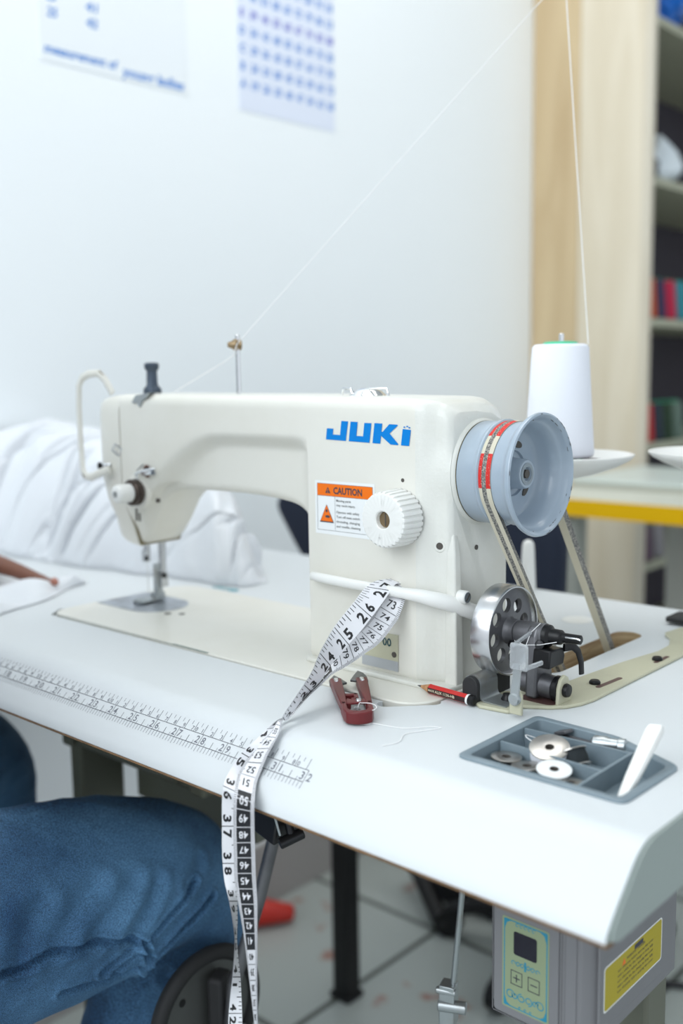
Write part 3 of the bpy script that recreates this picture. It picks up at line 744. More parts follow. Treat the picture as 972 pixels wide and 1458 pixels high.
q = MB(); st = [(476.0,9),(476.0,14)]+[(483-7.2*math.cos(R(a)),14+7.2*math.sin(R(a))) for a in range(10,181,10)]+[(490.2,8),(491,5),(493,3.8),(511,3.4),(511,2.7),(492.6,2.9),(490,4.0),(489.5,6),(489.5,14)]+[(483+6.5*math.cos(R(a)),14+6.5*math.sin(R(a))) for a in range(0,181,10)]+[(476.5,9)]
q.prism(st, 34.5, 56, 'y'); q.build('brake_strap', M_zinc, bw, smooth_ang=45)
q = MB(); q.lathe((503,49,3.4),(0,0,1),[(0,4.6),(1,4.6),(3,3.4),(4.4,3.2),(4.6,1)],20); q.build('strap_screw', M_black, bw)
q = MB(); q.tube([(497,66,43),(501,62,42.6),(510,60,42),(522,60.5,44),(534,62.5,47.5)], .28, 6); q.tube([(519,66,58),(515,60,52),(512,58,42),(513,60,36)], .25, 6); q.build('thread_wisp', M_thread, bw)

# ================================================================ MEASURING TAPE
TAPE1=[[27.3,401.9,24.0,80.1,411.1,37.6,76.9],[27.0,399.3,17.4,76.6,413.1,29.3,73.4],[26.5,400.4,8.8,72.8,412.9,18.8,65.4],[26.0,402.1,0.5,68.7,412.4,7.8,57.3],[25.5,402.8,-11.2,62.1,412.5,-4.8,49.3],[25.0,404.6,-24.3,55.1,411.4,-16.7,41.7],[24.5,407.5,-35.4,48.6,410.2,-24.6,35.5],[24.0,410.4,-45.9,41.7,408.9,-33.6,29.6],[23.4,414.0,-58.4,31.1,409.8,-45.1,21.2],[22.7,414.8,-72.6,19.8,410.2,-63.3,13.1],[22.1,417.3,-88.1,10.6,415.4,-83.1,5.5],[21.8,419.0,-92.6,6.4,412.8,-89.7,5.2],[21.4,421.2,-97.6,0.1,414.2,-98.5,-0.3],[20.95,425.0,-107.2,-4.4,405.6,-102.8,-10.3],[20.67,424.7,-111.5,-9.4,405.4,-109.2,-15.3],[20.28,424.1,-117.5,-19.1,407.6,-119.0,-20.5],[19.95,426.3,-123.5,-24.7,408.3,-123.5,-24.7],[19.49,437.9,-136.5,-30.7,419.0,-136.5,-32.3],[18.86,437.3,-136.5,-47.0,417.5,-136.5,-52.9],[18.2,437.3,-136.5,-63.7,417.4,-136.5,-70.0],[17.6,437.3,-136.5,-79.6,417.3,-136.5,-86.3],[16.97,438.0,-136.5,-95.9,420.0,-136.5,-102.2],[16.3,439.6,-138.6,-110.9,421.1,-134.4,-119.6],[15.7,440.5,-139.9,-126.6,422.2,-133.1,-136.8],[14.8,440.4,-140.7,-150.1,424.4,-132.3,-160.8],[13.8,440.4,-141.0,-175.5,427.1,-132.0,-186.0],[12.9,440.1,-141.0,-200.9,430.2,-132.0,-210.5],[12.0,436.0,-140.6,-227.8,432.3,-132.4,-234.3]]
TAPE2=[[28.3,405.6,32.6,70.5,420.7,37.4,67.4],[28.74,407.1,21.6,63.0,419.1,30.8,53.5],[29.13,406.4,15.1,56.1,418.3,24.2,47.6],[29.53,405.5,8.1,50.9,417.0,16.7,41.0],[29.92,404.9,2.4,48.3,415.0,9.3,35.8],[30.31,403.7,-1.8,45.2,413.2,-0.5,32.3],[30.7,404.3,-10.2,43.3,409.7,-8.2,27.6],[31.1,402.1,-17.8,38.3,409.3,-21.5,24.7],[31.5,400.0,-25.4,31.2,410.6,-33.4,23.6],[32.0,400.0,-38.2,21.7,412.9,-46.9,20.1],[32.6,403.7,-57.3,12.8,413.0,-64.1,12.9],[33.2,405.8,-73.5,4.8,409.9,-77.6,2.3],[33.6,407.7,-80.8,2.7,410.8,-86.5,4.9],[34.0,410.3,-88.8,-0.5,406.9,-94.7,-0.6],[34.5,410.9,-100.8,-7.7,405.0,-106.0,-7.1],[35.0,407.2,-108.5,-17.9,402.2,-113.8,-12.8],[35.5,409.1,-118.1,-25.7,400.5,-123.8,-23.2],[36.0,420.2,-132.1,-30.1,406.7,-134.3,-27.8],[36.4,418.6,-132.2,-39.9,404.7,-134.2,-38.9],[37.0,419.9,-133.2,-51.5,402.8,-133.2,-56.6],[37.5,419.3,-133.2,-64.5,402.1,-133.2,-69.8],[38.0,418.1,-133.2,-77.3,402.3,-133.2,-82.4],[38.5,415.0,-130.9,-92.2,406.3,-135.5,-93.3],[39.0,411.0,-129.2,-107.4,412.0,-137.2,-103.7],[39.5,409.9,-128.7,-121.3,415.4,-137.7,-115.4],[40.0,408.5,-128.5,-135.2,417.0,-137.9,-127.8],[40.5,409.5,-128.7,-148.2,415.6,-137.7,-141.7],[41.0,411.5,-129.2,-160.6,413.0,-137.2,-156.2],[41.6,413.5,-130.4,-176.2,408.1,-136.0,-175.8],[42.3,414.9,-131.6,-191.6,404.5,-134.8,-194.6],[43.3,414.8,-131.8,-217.8,403.7,-134.6,-221.6],[44.3,412.8,-131.1,-244.8,404.9,-135.3,-246.3]]

rows = [r for r in TAPE1[::-1]]
# loop over the lever
loop = [[27.5,404,34.5,80.4,412.5,41.5,76.9],[27.75,406,40.5,79.2,415,43.5,75.6],[28.0,407,40.5,75.5,418.5,42,72]]
rows += loop + TAPE2
def cr(rows, s):
    for i in range(len(rows)-1):
        if rows[i][0] <= s <= rows[i+1][0]: break
    u = (s-rows[i][0])/(rows[i+1][0]-rows[i][0])
    g = lambda k: rows[max(0,min(len(rows)-1,k))]
    out = []
    for c_ in range(1,7):
        p0,p1,p2,p3 = g(i-1)[c_],g(i)[c_],g(i+1)[c_],g(i+2)[c_]
        out.append(.5*((2*p1)+(-p0+p2)*u+(2*p0-5*p1+4*p2-p3)*u*u+(-p0+3*p1-3*p2+p3)*u**3))
    return Vector(out[:3]), Vector(out[3:])
SA, SB = rows[0][0], rows[-1][0]; NSEG = 520
tab = [cr(rows, lerp(SA,SB,i/NSEG)) for i in range(NSEG+1)]
def tp_(s, v, off):            # s inches, v 0..1 from edge one to edge two, off mm (+ inch face)
    u = (s-SA)/(SB-SA)*NSEG; i = max(0,min(NSEG-1,int(u))); f_ = u-i
    e1 = tab[i][0].lerp(tab[i+1][0], f_); e2 = tab[i][1].lerp(tab[i+1][1], f_)
    i0, i1 = max(0,i-1), min(NSEG,i+2)
    ts_ = ((tab[i1][0]+tab[i1][1]) - (tab[i0][0]+tab[i0][1]))
    n_ = (e2-e1).cross(ts_)
    n_ = n_.normalized() if n_.length > 1e-6 else Vector((0,-1,0))
    return e1.lerp(e2, v) + n_*off*TSIGN
TSIGN = 1
c26 = (tp_(26,.5,1)-tp_(26,.5,0)).dot(Vector((889,-550,234))-tp_(26,.5,0))   # which way the inch face looks at 26 in
if c26 < 0: TSIGN = -1
tm = MB()
def cells(s0, s1, n_, offs, mi, v0=0., v1=1., nv=4):
    vs_, fs_ = [], []
    for i in range(n_+1):
        for j in range(nv+1): vs_.append(tp_(lerp(s0,s1,i/n_), lerp(v0,v1,j/nv), offs))
    for i in range(n_):
        for j in range(nv): a = i*(nv+1)+j; fs_.append((a,a+1,a+nv+2,a+nv+1))
    tm.add(vs_, fs_, mi)
cells(SA, SB, NSEG, .14, 0); cells(SA, SB, NSEG, -.14, 0)
def mark(s0, s1, v0, v1, off, mi): 
    nv = 3
    vs_ = [tp_(s_, lerp(v0,v1,j/nv), off) for s_ in (s0,s1) for j in range(nv+1)]
    tm.add(vs_, [(j,j+1,nv+2+j,nv+1+j) for j in range(nv)], mi)
i8 = math.ceil(SA*8)
while i8/8 < SB:
    s_ = i8/8.; ln = 1.0 if i8 % 8 == 0 else (.42 if i8 % 4 == 0 else (.27 if i8 % 2 == 0 else .22))
    mark(s_-.011, s_+.011, .02, ln, .26, 1); i8 += 1
for k in range(int(SA)+1, int(SB)+1):
    for ch_, ds in ((str(k)[0], -.20), (str(k)[1], .20)):
        v_, f_, w_ = text2d(ch_, .035)
        tm.add([tp_(k+ds+a*7.6/25.4, .67-b_*7.6/17.0, .27) for a,b_ in v_], f_, 1)
mm = math.ceil(SA*25.4)
while mm/25.4 < SB:
    s_ = mm/25.4; c_ = math.ceil(mm/10.); blk = ((c_-1)//10) % 2 == 0 
    w_ = .006; fine = mm % 10 != 0
    for (va, vb) in ((.86,.995),(.005,.14)): mark(s_-w_, s_+w_, va, vb, -.27, 1)
    if mm % 5 == 0 and mm % 10 != 0: mark(s_-w_, s_+w_, .80,.88,-.27,1)
    if not fine:
        blk2 = ((c_-1)//10) % 2 == 0
        mark(s_-.008, s_+.008, .14, .86, -.31, 0 if blk2 else 1)
    mm += 1
for c_ in range(math.ceil(SA*2.54)+1, int(SB*2.54)):
    blk = ((c_-1)//10) % 2 == 0
    s_ = (c_-.5)/2.54
    if blk: cells((c_-1)/2.54, c_/2.54, 6, -.24, 1, .16, .84, 3)
    v_, f_, w_ = text2d(str(c_), .012)
    kx = min(5.2, 8.2/max(w_,.01))
    tm.add([tp_(s_-b_*4.6/25.4, .5+a*kx/17.0, -.32) for a,b_ in v_], f_, 0 if blk else 1)
tape = tm.build('measuring_tape', [M_tapew, M_tapeb], None, smooth_ang=60, loc=(415,-60,20))
tag(tape, 'white and black measuring tape draped over the machine lever and down the table front', 'measuring tape')

# ================================================================ SNIPS, PENCIL, THREAD
sn = thing('thread_snips', 'maroon thread snips with dark blades lying beside the machine column', 'thread snips', (415,-12,1))
u_ = Vector((72,-67,0)).normalized(); v_ = Vector((-u_.y,u_.x,0)); o_ = Vector((392,4,0))      # u towards the handle end, v to the right side
def SP(u, v, z): return o_ + u_*u + v_*v + Vector((0,0,z))
def sprism(mb, pts, z0, z1, mi=0): mb.rings([[SP(u,v,z0) for u,v in pts],[SP(u,v,z1) for u,v in pts]], mi)
q = MB(); inn = [(8,-6.5),(60,-4.2)]
# handle: a bent strip, two arms closed by a round back
arm1 = [(4,-13.5),(8,-14.2),(30,-12.8),(60,-10.8),(74,-10.2),(80,-8.6),(83,-4),(83.5,0),(83,4),(80,8.6),(74,10.2),(60,10.8),(30,12.8),(8,14.2),(4,13.5),
        (4,5.2),(10,5.2),(34,4.6),(52,4.6),(56,6.4),(72,6.6),(77,5),(78.5,0),(77,-5),(72,-6.6),(56,-6.4),(52,-4.6),(34,-4.6),(10,-5.2),(4,-5.2)]
def ext(poly_, z0, z1, mi=0): sprism(q, poly_, z0, z1, mi)
left = [(2,-14),(30,-12.6),(62,-10.8),(62,-6.6),(36,-5.8),(2,-5.4)]
right = [(a,-b_) for a,b_ in left][::-1]
ext(left, 3, 9.5); ext(right, 3, 9.5)
ext([(58,-10.8),(74,-10.4),(80,-8.8),(83,-4),(83.6,0),(83,4),(80,8.8),(74,10.4),(58,10.8),(58,7.2),(72,7),(76,5),(78,0),(76,-5),(72,-7),(58,-7.2)], 1.2, 9.5)
ext([(36,-6.2),(40,-6.2),(40,3),(36,3)], 4, 8.4); ext([(36,0),(49,0),(49,3.2),(36,3.2)], 4, 8.4); ext([(46,-2.6),(49,-2.6),(49,3),(46,3)], 4, 8.4); ext([(46,-5.5),(60,-6.8),(60,-3.8),(49,-2.6)], 4, 8.4)
ext([(52,-7),(60,-7),(60,7),(52,7)], 7.4, 9.2)
q.build('handle', M_maroon, sn, bevel=.7, smooth_ang=40)
q = MB(); sprism(q, [(6,-14.4),(-4,-14.2),(-17,-9.5),(-8,-5.0),(3,-1.2),(5,-5)], 4.6, 6.2); q.build('blade', mat('dark_blade',(.14,.145,.15),.3,metal=.8), sn, bevel=.3)
q = MB(); sprism(q, [(6,14.4),(-4,14.6),(-14,13.0),(-21,9.2),(-8,4.6),(3,1.2),(5,5)], 6.4, 8.0); q.build('blade', mat('dark_blade',(.14,.145,.15),.3,metal=.8), sn, bevel=.3)
for s_ in (-1, 1):
    q = MB()
    for k in (5.5, 9.5): q.lathe(SP(k, s_*9.6, 9.4), (0,0,1), [(0,1.7),(.9,1.5),(1.1,.6)], 14)
    q.build('rivet', M_chrome, sn)
q = MB(); q.lathe(SP(56,2,9.2),(0,0,1),[(0,2.2),(1.2,1.8),(1.4,.5)],14); q.tube([SP(66+.0*k, -2.4+4.8*(k%2), 2.4+k*.7) for k in range(9)], .5, 6)
q.build('spring', M_steel, sn)
th = MB(); lp = []
for i in range(30):
    a = i/29.*2*math.pi*1.0; lp.append(SP(72+9*math.cos(a+.6), 4+8.5*math.sin(a+.6), 9.6 if i < 14 else .6+ (0 if i > 17 else 4)))
lp += [Vector((478,-38,.5)), Vector((490,-24,.5)), Vector((497,-22,.5)), Vector((492,-32,.5)), Vector((486,-46,.5)), Vector((492,-60,.5)), Vector((488,-72,.5))]
def cat(pts_, m_=6):
    out = []
    for i in range(len(pts_)-1):
        g = lambda k: pts_[max(0,min(len(pts_)-1,k))]
        for j in range(m_):
            u = j/m_; p0,p1,p2,p3 = map(Vector,(g(i-1),g(i),g(i+1),g(i+2)))
            out.append(.5*((2*p1)+(-p0+p2)*u+(2*p0-5*p1+4*p2-p3)*u*u+(-p0+3*p1-3*p2+p3)*u**3))
    out.append(Vector(pts_[-1])); return out
th.tube(cat(lp,4), .32, 6)
tag(th.build('loose_thread', M_thread, None, loc=(470,-40,1)), 'loose white thread end curling over the snips onto the table', 'thread')

pn = thing('pencil', 'short red and black pencil lying at the foot of the machine column', 'pencil', (463,31,1))
A = Vector((436,31.8,4.9)); B = Vector((489,29.3,4.2)); ax = (B-A).normalized(); L = (B-A).length
sd = ax.cross(Vector((0,0,1))).normalized(); upv = sd.cross(ax)
def hexr(t, r): return [A+ax*t + (sd*math.cos(R(60*k+30)) + upv*math.sin(R(60*k+30)))*r for k in range(6)]
q = MB()
rsx = [hexr(t,3.7) for t in (12.0, L-6.4)]; q.rings(rsx, 0)
for k in range(6): q.m[k] = 1 if k in (5,) or k in (2,) or False else 0
# dark stripe on the faces whose normal points at the operator and up
for k in range(6):
    a = R(60*k+60); 
    q.m[k] = 1 if k % 2 == 1 else 0
shaft = q.build('shaft', [M_red, mat('pencil_black',(.03,.008,.008),.3)], pn, smooth_ang=20)
q = MB(); q.lathe(A, ax, [(3.6,1.0),(12.3,3.6)], 24); q.build('sharpened_wood', M_wood, pn)
q = MB(); q.lathe(A, ax, [(0,.2),(3.7,1.05)], 16); q.build('lead', M_graphite, pn)
q = MB(); q.lathe(A+ax*(L-6.4), ax, [(0,3.75),(1.8,3.8)], 30); q.build('white_ring', M_lab, pn)
q = MB(); q.lathe(A+ax*(L-4.6), ax, [(0,3.75),(3.6,3.7),(4.6,2.8),(4.8,1)], 30); q.build('dipped_end', M_black, pn)
best = None
for k in range(6):
    a = R(60*k+60); n_ = sd*math.cos(a)+upv*math.sin(a)
    if k % 2 == 1:
        d_ = n_.dot(Vector((889,-550,234))-A)
        if best is None or d_ > best[0]: best = (d_, n_)
n_ = best[1]; tv = n_.cross(ax); tv = tv if tv.z > 0 else -tv
q = MB(); c0 = A + n_*(3.7*math.cos(R(30))+.06)
put_text(q, 'ALIX 1136-HB', lambda a, b_: c0+ax*(28+a)+tv*b_, 2.0, 0, .01, 18); put_text(q, 'MADE', lambda a, b_: c0+ax*(15.6+a)+tv*b_, 1.5, 0, .01, 5.4)
q.build('gilt_text', mat('gilt',(.75,.68,.50),.4), shaft)

# ================================================================ BOBBIN TRAY
tr = thing('bobbin_tray', 'blue-grey divided plastic tray sunk into the right front of the tabletop', 'tray', (590,-10,-18))
O = [(534,-57),(533,38),(596,35.5),(647,12),(646,-57)]; I_ = [(540,-51),(539,32),(594.5,29.5),(640.5,7.5),(640,-51)]
def inset(P_, d):
    c = (sum(p[0] for p in P_)/len(P_), sum(p[1] for p in P_)/len(P_)); return [(p[0]+(c[0]-p[0])*d, p[1]+(c[1]-p[1])*d) for p in P_]
def rnd(P_, r, m_=4):
    out = []
    for i in range(len(P_)):
        p = Vector(P_[i]); a = (Vector(P_[i-1])-p).normalized(); b_ = (Vector(P_[(i+1)%len(P_)])-p).normalized()
        for k in range(m_+1):
            t = k/m_; q0 = p+a*r*(1-t)**2 + b_*r*t**2; out.append((q0.x,q0.y))
    return out
q = MB(); rsx = []
for P_, z in ((rnd(O,7),.05),(rnd(O,7),1.2),(rnd(inset(O,.02),6),1.9),(rnd(inset(I_,-.02),4),1.9),(rnd(I_,4),1.2),(rnd(inset(I_,.03),4),-12.4),):
    rsx.append([(x,y,z) for x,y in P_])
q.rings(rsx, cap=False); q.rings([[(x,y,-12.4) for x,y in rnd(inset(I_,.03),4)],[(x,y,-14) for x,y in rnd(inset(I_,.03),4)]])
tray = q.build('tray_shell', M_greytray, tr, smooth_ang=35)
for a, b_ in (((540,13),(614,16)),((541,-17),(614,-21))):
    q = MB(); q.prism([(a[0],a[1]-.9),(b_[0],b_[1]-.9),(b_[0],b_[1]+.9),(a[0],a[1]+.9)], -12.4, .6); q.build('divider', M_greytray, tr)
q = MB(); q.prism([(613.1,-51),(615,-51),(615,17),(613.1,17)], -12.4, .8); q.build('divider', M_greytray, tr)
q = MB(); q.prism([(592,-20),(593.6,-20),(593.6,-1),(592,-1)], -12.4, -5); q.prism([(593,-9),(613.5,-10),(613.5,-8.6),(593,-7.6)], -12.4, -5); q.build('divider', M_greytray, tr)
def bobbin(c, axis, full, thread, flange, label, group=None, r=11, h=9.5):
    t_ = thing('bobbin', label, 'bobbin', c, group)
    axv = Vector(axis).normalized(); c = Vector(c)
    for e in (0, 1):
        q = MB(); z_ = h*e
        q.lathe(c+axv*z_, axv, [(-.0,2.9),(0,r),(.7,r),(.9,r-.5),(.7,2.9)], 36, cap=False); q.build('flange', flange, t_, smooth_ang=40)
    q = MB(); q.lathe(c, axv, [(0,2.6),(h+.7,2.6),(h+.7,3.4),(0,3.4),(0,2.6)], 24, cap=False); q.build('core', M_chip, t_)
    if full:
        q = MB(); q.lathe(c+axv*.7, axv, [(0,3.4),(0,r-full),(h*.5,r-full+.5),(h-.7,r-full),(h-.7,3.4)], 36, cap=False); q.build('wound_thread', thread, t_)
    return t_
M_bob = mat('bobbin_steel', (.50,.48,.45), .28, metal=1., vary=(60,(.38,.35,.31),.5,.8))
bobbin((572,-9,-8), (.12,-.30,.95), .6, M_spool, M_bob, 'full bobbin of white thread under a steel flange, middle compartment of the tray', r=12.5, h=11)
bobbin((589,-5.5,-8.4), (-.55,.25,.80), 1.2, mat('black_thread',(.01,.015,.018),.8), M_bob, 'bobbin of black thread leaning against the white thread bobbin', r=9.5, h=10)
bobbin((553,-30,-12), (.02,.03,1), 0, M_spool, M_bob, 'empty steel bobbin at the left end of the front tray compartment', r=9.6, h=8.5)
bobbin((571.5,-35,-12), (-.05,.04,1), 0, M_spool, M_bob, 'empty steel bobbin just left of the white bobbin', r=9.6, h=8.5)
bobbin((588.5,-33,-9.5), (.10,-.12,.98), 0, M_spool, M_lab, 'white bobbin with a flat disc top in the front tray compartment', r=10.5, h=8.5)
bobbin((604,-41,-12), (-.04,.06,1), 0, M_spool, M_bob, 'empty steel bobbin just right of the white bobbin', r=9.0, h=8.5)
q = MB(); q.tube(cat([(555,5,-1),(550,-2,2.4),(556,-8,2.6),(565,-9,1.4)]),.3,6)
tag(q.build('thread_tail', M_thread, None, loc=(556,-4,-4)), 'short white thread tail rising from the full bobbin in the tray', 'thread')
ft = thing('spare_presser_foot', 'steel presser foot clamp lying in the rear compartment of the tray', 'presser foot', (580,24,-14))
q = MB(); q.prism([(556,20),(561,28),(580,27),(592,28),(594,24),(580,21)], -5, -2.4); q.obox((561.5,25.5,-.6),(4.6,-.8,1.6),(.7,3.9,0),(-.3,0,1.1)); q.build('foot_plate', M_iron, ft, bevel=.5)
q = MB(); q.lathe((583,23.5,-2),(1,.12,.1),[(0,3),(2,4.6),(9,4.8),(12,3.8),(18,3.6)],24); q.build('shank', M_zinc, ft)
q = MB(); q.lathe((600,25.6,-1),(1,.2,.1),[(0,3.6),(1,4.8),(5,4.8),(6,3)],24); q.build('clamp_screw', M_zinc, ft)
q = MB()
c0 = Vector((635.5,-44,-9)); c1 = Vector((633,9,24)); ux = Vector((1,.15,.1)).normalized()
rsx = []
for t, hw_, th_ in ((0,1.8,1.2),(.06,2.6,1.8),(.35,4.0,2.2),(.7,4.8,2.6),(.93,5.2,2.8),(.985,4.4,2.4),(1,3,1.2)):
    c_ = c0.lerp(c1,t); nn = ux.cross((c1-c0).normalized()); rsx.append([c_+ux*hw_*a+nn*th_*b_ for a,b_ in ((-1,-.5),(-.8,-1),(.8,-1),(1,-.5),(1,.5),(.8,1),(-.8,1),(-1,.5))])
q.rings(rsx); tag(q.build('marking_chalk', M_white, None, smooth_ang=40, loc=(634,-20,5)), 'white wedge-shaped plastic stick leaning out of the right tray compartment', 'chalk wedge')
# ================================================================ CONTROL BOX
cbx = thing('motor_control_box', 'grey motor control box with a pale green keypad and yellow label under the table corner', 'control box', (570,40,-178))
BX0, BX1, BY0, BY1, BZ0, BZ1 = 533.5, 611, -20, 100, -186, -41
q = MB(); q.prism([(BX0,BY0+6),(BX0+6,BY0),(BX1-9,BY0),(BX1,BY0+9),(BX1,BY1-4),(BX1-4,BY1),(BX0,BY1)], BZ0+6, BZ1, 'z')
q.rings([[(x,y,BZ0+6) for x,y in [(BX0,BY0+6),(BX0+6,BY0),(BX1-9,BY0),(BX1,BY0+9),(BX1,BY1-4),(BX1-4,BY1),(BX0,BY1)]],[(x,y,BZ0) for x,y in [(BX0+7,BY0+10),(BX0+10,BY0+7),(BX1-12,BY0+7),(BX1-7,BY0+12),(BX1-7,BY1-10),(BX1-10,BY1-7),(BX0+7,BY1-7)]]])
q.prism(rrect(539,587,-182,-92,3), BY0+.5, BY0-1.6, 'y'); q.prism(rrect(591,599,-180,-60,2), BY0+.5, BY0-1.2, 'y')
q.prism(rrect(-16,78,-172,-92,4), BX1-.5, BX1+1.2, 'x')
cbody = q.build('housing', M_box, cbx, bevel=1.2, smooth_ang=35)
q = MB(); gx = BY0-.02
for z0_,z1_ in ((-184,-183.2),(-90.8,-90)): q.box(537,589,gx-.1,gx+.3,z0_,z1_)
for x0_ in (537,588.2): q.box(x0_,x0_+.8,gx-.1,gx+.3,-184,-90)
q.box(BX1-.1,BX1+.15,-12,96,-84,-83.3); q.box(BX1-.1,BX1+.15,-12,96,-60,-59.3); q.box(BX1-.1,BX1+.15,-10.5,-9.8,-176,-45)
q.build('panel_groove', mat('groove_grey',(.13,.13,.135),.6), cbody)
fy = BY0-1.7
def FR(x0_,x1_,z0_,z1_,r_,mb,mi,off): mb.prism(rrect(x0_,x1_,z0_,z1_,r_), fy-off, fy-off+.08, 'y', mi)
PX0, PX1, PZ0, PZ1 = 546, 580.5, -176, -113.5
kp = MB(); FR(PX0,PX1,PZ0,PZ1,1.2,kp,0,.12)
FR(PX0+1.2,PX1-1.2,PZ0+1.2,PZ1-1.2,1,kp,1,.16); FR(PX0+2,PX1-2,PZ0+2,PZ1-2,5,kp,0,.20)
for sx in (0,1):
    for sz in (0,1):
        X_ = (PX0+1.4) if not sx else (PX1-1.4); Z_ = (PZ0+1.4) if not sz else (PZ1-1.4); a_ = 1 if not sx else -1; b_ = 1 if not sz else -1
        kp.add([(X_,fy-.3,Z_),(X_+a_*6,fy-.3,Z_),(X_+a_*2.2,fy-.3,Z_+b_*2.2),(X_,fy-.3,Z_+b_*8)], [(0,1,2,3)], 1)
def curl(cx_, cz_, r_, a0_, a1_, w_, mi=1):
    m_ = 14; A_ = []
    for i in range(m_+1):
        a = R(lerp(a0_,a1_,i/m_)); rr_ = r_*lerp(1,.45,i/m_)
        A_.append(((cx_+(rr_-w_/2)*math.cos(a), fy-.28, cz_+(rr_-w_/2)*math.sin(a)),(cx_+(rr_+w_/2)*math.cos(a), fy-.28, cz_+(rr_+w_/2)*math.sin(a))))
    kp.add([p for ab in A_ for p in ab], [(2*i,2*i+1,2*i+3,2*i+2) for i in range(m_)], mi)
xm = (PX0+PX1)/2
for dx, r_, a0_, a1_ in ((-11,3.4,0,420),(-7.4,2.2,180,500),(-2.6,3.0,90,520),(2.6,3.0,-90,340),(7.4,2.2,0,300),(11,3.4,180,-240)): curl(xm+dx, -166, r_, a0_, a1_, .7)
for dx in (-9,-5.4,-2.2,2.2,5.4,9): curl(xm+dx, -143.5, 1.7, 0, 360 if abs(dx) < 6 else 260, .6)
kp.add([(xm-.8,fy-.28,-146.5),(xm+.8,fy-.28,-146.5),(xm+.6,fy-.28,-140),(xm-.6,fy-.28,-140)], [(0,1,2,3)], 1)
for dx in (-6,-3,0,3,6): curl(xm+dx, -117, 1.5, 20, 300, .5)
for dx in (-4,0,4): curl(xm+dx, -173.2, .9, 0, 330, .5)
FR(PX0+8.6,PX1-8.8,-137.5,-121.5,1.6,kp,2,.3)
for cx_ in (xm-6.4, xm+6.4):
    for a_, b_, c_, d_ in ((-4.3,4.3,-4.9,-4.4),(-4.3,4.3,4.4,4.9),(-4.3,-3.8,-4.9,4.9),(3.8,4.3,-4.9,4.9),(-2.5,2.5,-.35,.35)): kp.box(cx_+a_,cx_+b_,fy-.34,fy-.2,-153.6+c_,-153.6+d_,3)
kp.box(xm-6.4-.35,xm-6.4+.35,fy-.34,fy-.2,-156.2,-151,3)
kp.build('keypad', [M_panelg, M_filmblue, M_display, M_ink], cbx)
yl = MB(); fx_ = BX1+1.25
yl.prism(rrect(-10.5,70.5,-160.5,-130,2.5), fx_, fx_+.12, 'x', 1); yl.prism(rrect(-9.5,69.5,-159.5,-131,2), fx_+.12, fx_+.2, 'x', 0)
for i_, z_ in enumerate((-136.5,-140,-143.5,-147,-150.5,-154)):
    put_text(yl, 'WARNING  DANGER' if i_ == 0 else ('turn off power before opening this cover' if i_ % 2 else 'wait a while for the charge to drop fully'), lambda a, b_, z_=z_: (fx_+.26, 32+a, z_+b_), 1.7, 2, .01, (26 if i_ == 0 else 50))
yl.box(fx_+.2,fx_+.27,30,42,-135.6,-132.4,2)
yl.add([(fx_+.26,13,-139),(fx_+.26,18,-139),(fx_+.26,15.5,-134.4)], [(0,1,2)], 3)
yl.build('warning_label', [M_yellow, M_lab, M_ink, M_orange], cbx)

# ================================================================ KNEE LIFTER, TREADLE ROD, TREADLE
kl = thing('knee_lifter', 'black knee lifter pad on a steel rod hanging below the table front', 'knee lifter', (215,0,-330))
KC = Vector((240, -19, -317))
q = MB(); q.lathe(KC,(1,0,0),[(-5,46),(-6,53),(-4,58.5),(0,60.5),(5,60),(8,57),(8,51),(5,48),(3,47)],64,cap=False); q.build('rubber_rim', M_rubber, kl, smooth_ang=50)
q = MB(); q.lathe(KC,(1,0,0),[(-4,48),(3,48)],56); disc = q.build('steel_disc', mat('dull_grey_plate',(.10,.105,.10),.5,metal=.4,bump=(60,.1,.001)), kl)
q = MB()
for a in (140, 40, 260): q.lathe(KC+Vector((3,36*math.cos(R(a)),38*math.sin(R(a)))),(1,0,0),[(0,3.4),(.4,3.4)],18)
q.build('disc_hole', M_black, disc)
q = MB(); q.tube([(312,20,-44),(308,16,-110),(292,0,-200),(272,-14,-280),(266,-16,-330),(264,-16,-400)],5.5,16); q.build('rod', M_iron, kl, smooth_ang=60)
q = MB(); q.obox((254,-14,-300),(7,3,0),(-4,10,0),(0,0,24)); q.obox((253,-14,-346),(7,3,0),(-3,10,0),(0,0,12)); q.build('rubber_sleeve', M_rubber, kl, bevel=4, seg=3)
q = MB(); q.obox((260,-16,-326),(14,5,0),(-5,13,0),(0,0,1.6)); q.obox((260,-16,-360),(14,5,0),(-5,13,0),(0,0,1.6)); q.obox((268,-20,-343),(3,1,0),(-3,9,0),(0,0,16)); q.build('clamp', M_zinc, kl, bevel=1)
kb = thing('knee_lifter_bracket', 'black clamp with a wing screw under the table front edge', 'bracket', (376,-50,-80))
q = MB(); q.obox((360,-46,-80),(19,0,-5),(0,14,0),(5,0,22)); q.build('clamp_block', M_blackmetal, kb, bevel=2)
q = MB(); q.cyl((378,-50,-84),(384,-51,-99),3.4,3.4,14); q.cyl((380,-60,-103),(389,-44,-97),4.2,4.2,14,bev=.8); q.build('wing_screw', M_blackmetal, kb)
q = MB(); q.tube([(372,-66,-41),(376,-64,-70),(381,-60,-96)],1.0,8); q.build('cotter_wire', M_zinc, kb)
pr = thing('treadle_rod', 'thin steel rod with an adjusting clamp hanging under the middle of the table', 'rod', (430,60,-250))
q = MB(); q.cyl((462,70,-45),(436,64,-330),2.4,2.4,14); q.build('rod', M_zinc, pr)
q = MB(); q.obox((441,63,-262),(6,2,0),(-2,6,0),(0,0,17)); q.cyl((436,56,-262),(456,66,-262),5,5,16); q.cyl((434,56,-250),(449,62,-250),3,3,14); q.build('adjusting_clamp', M_zinc, pr, bevel=.8)
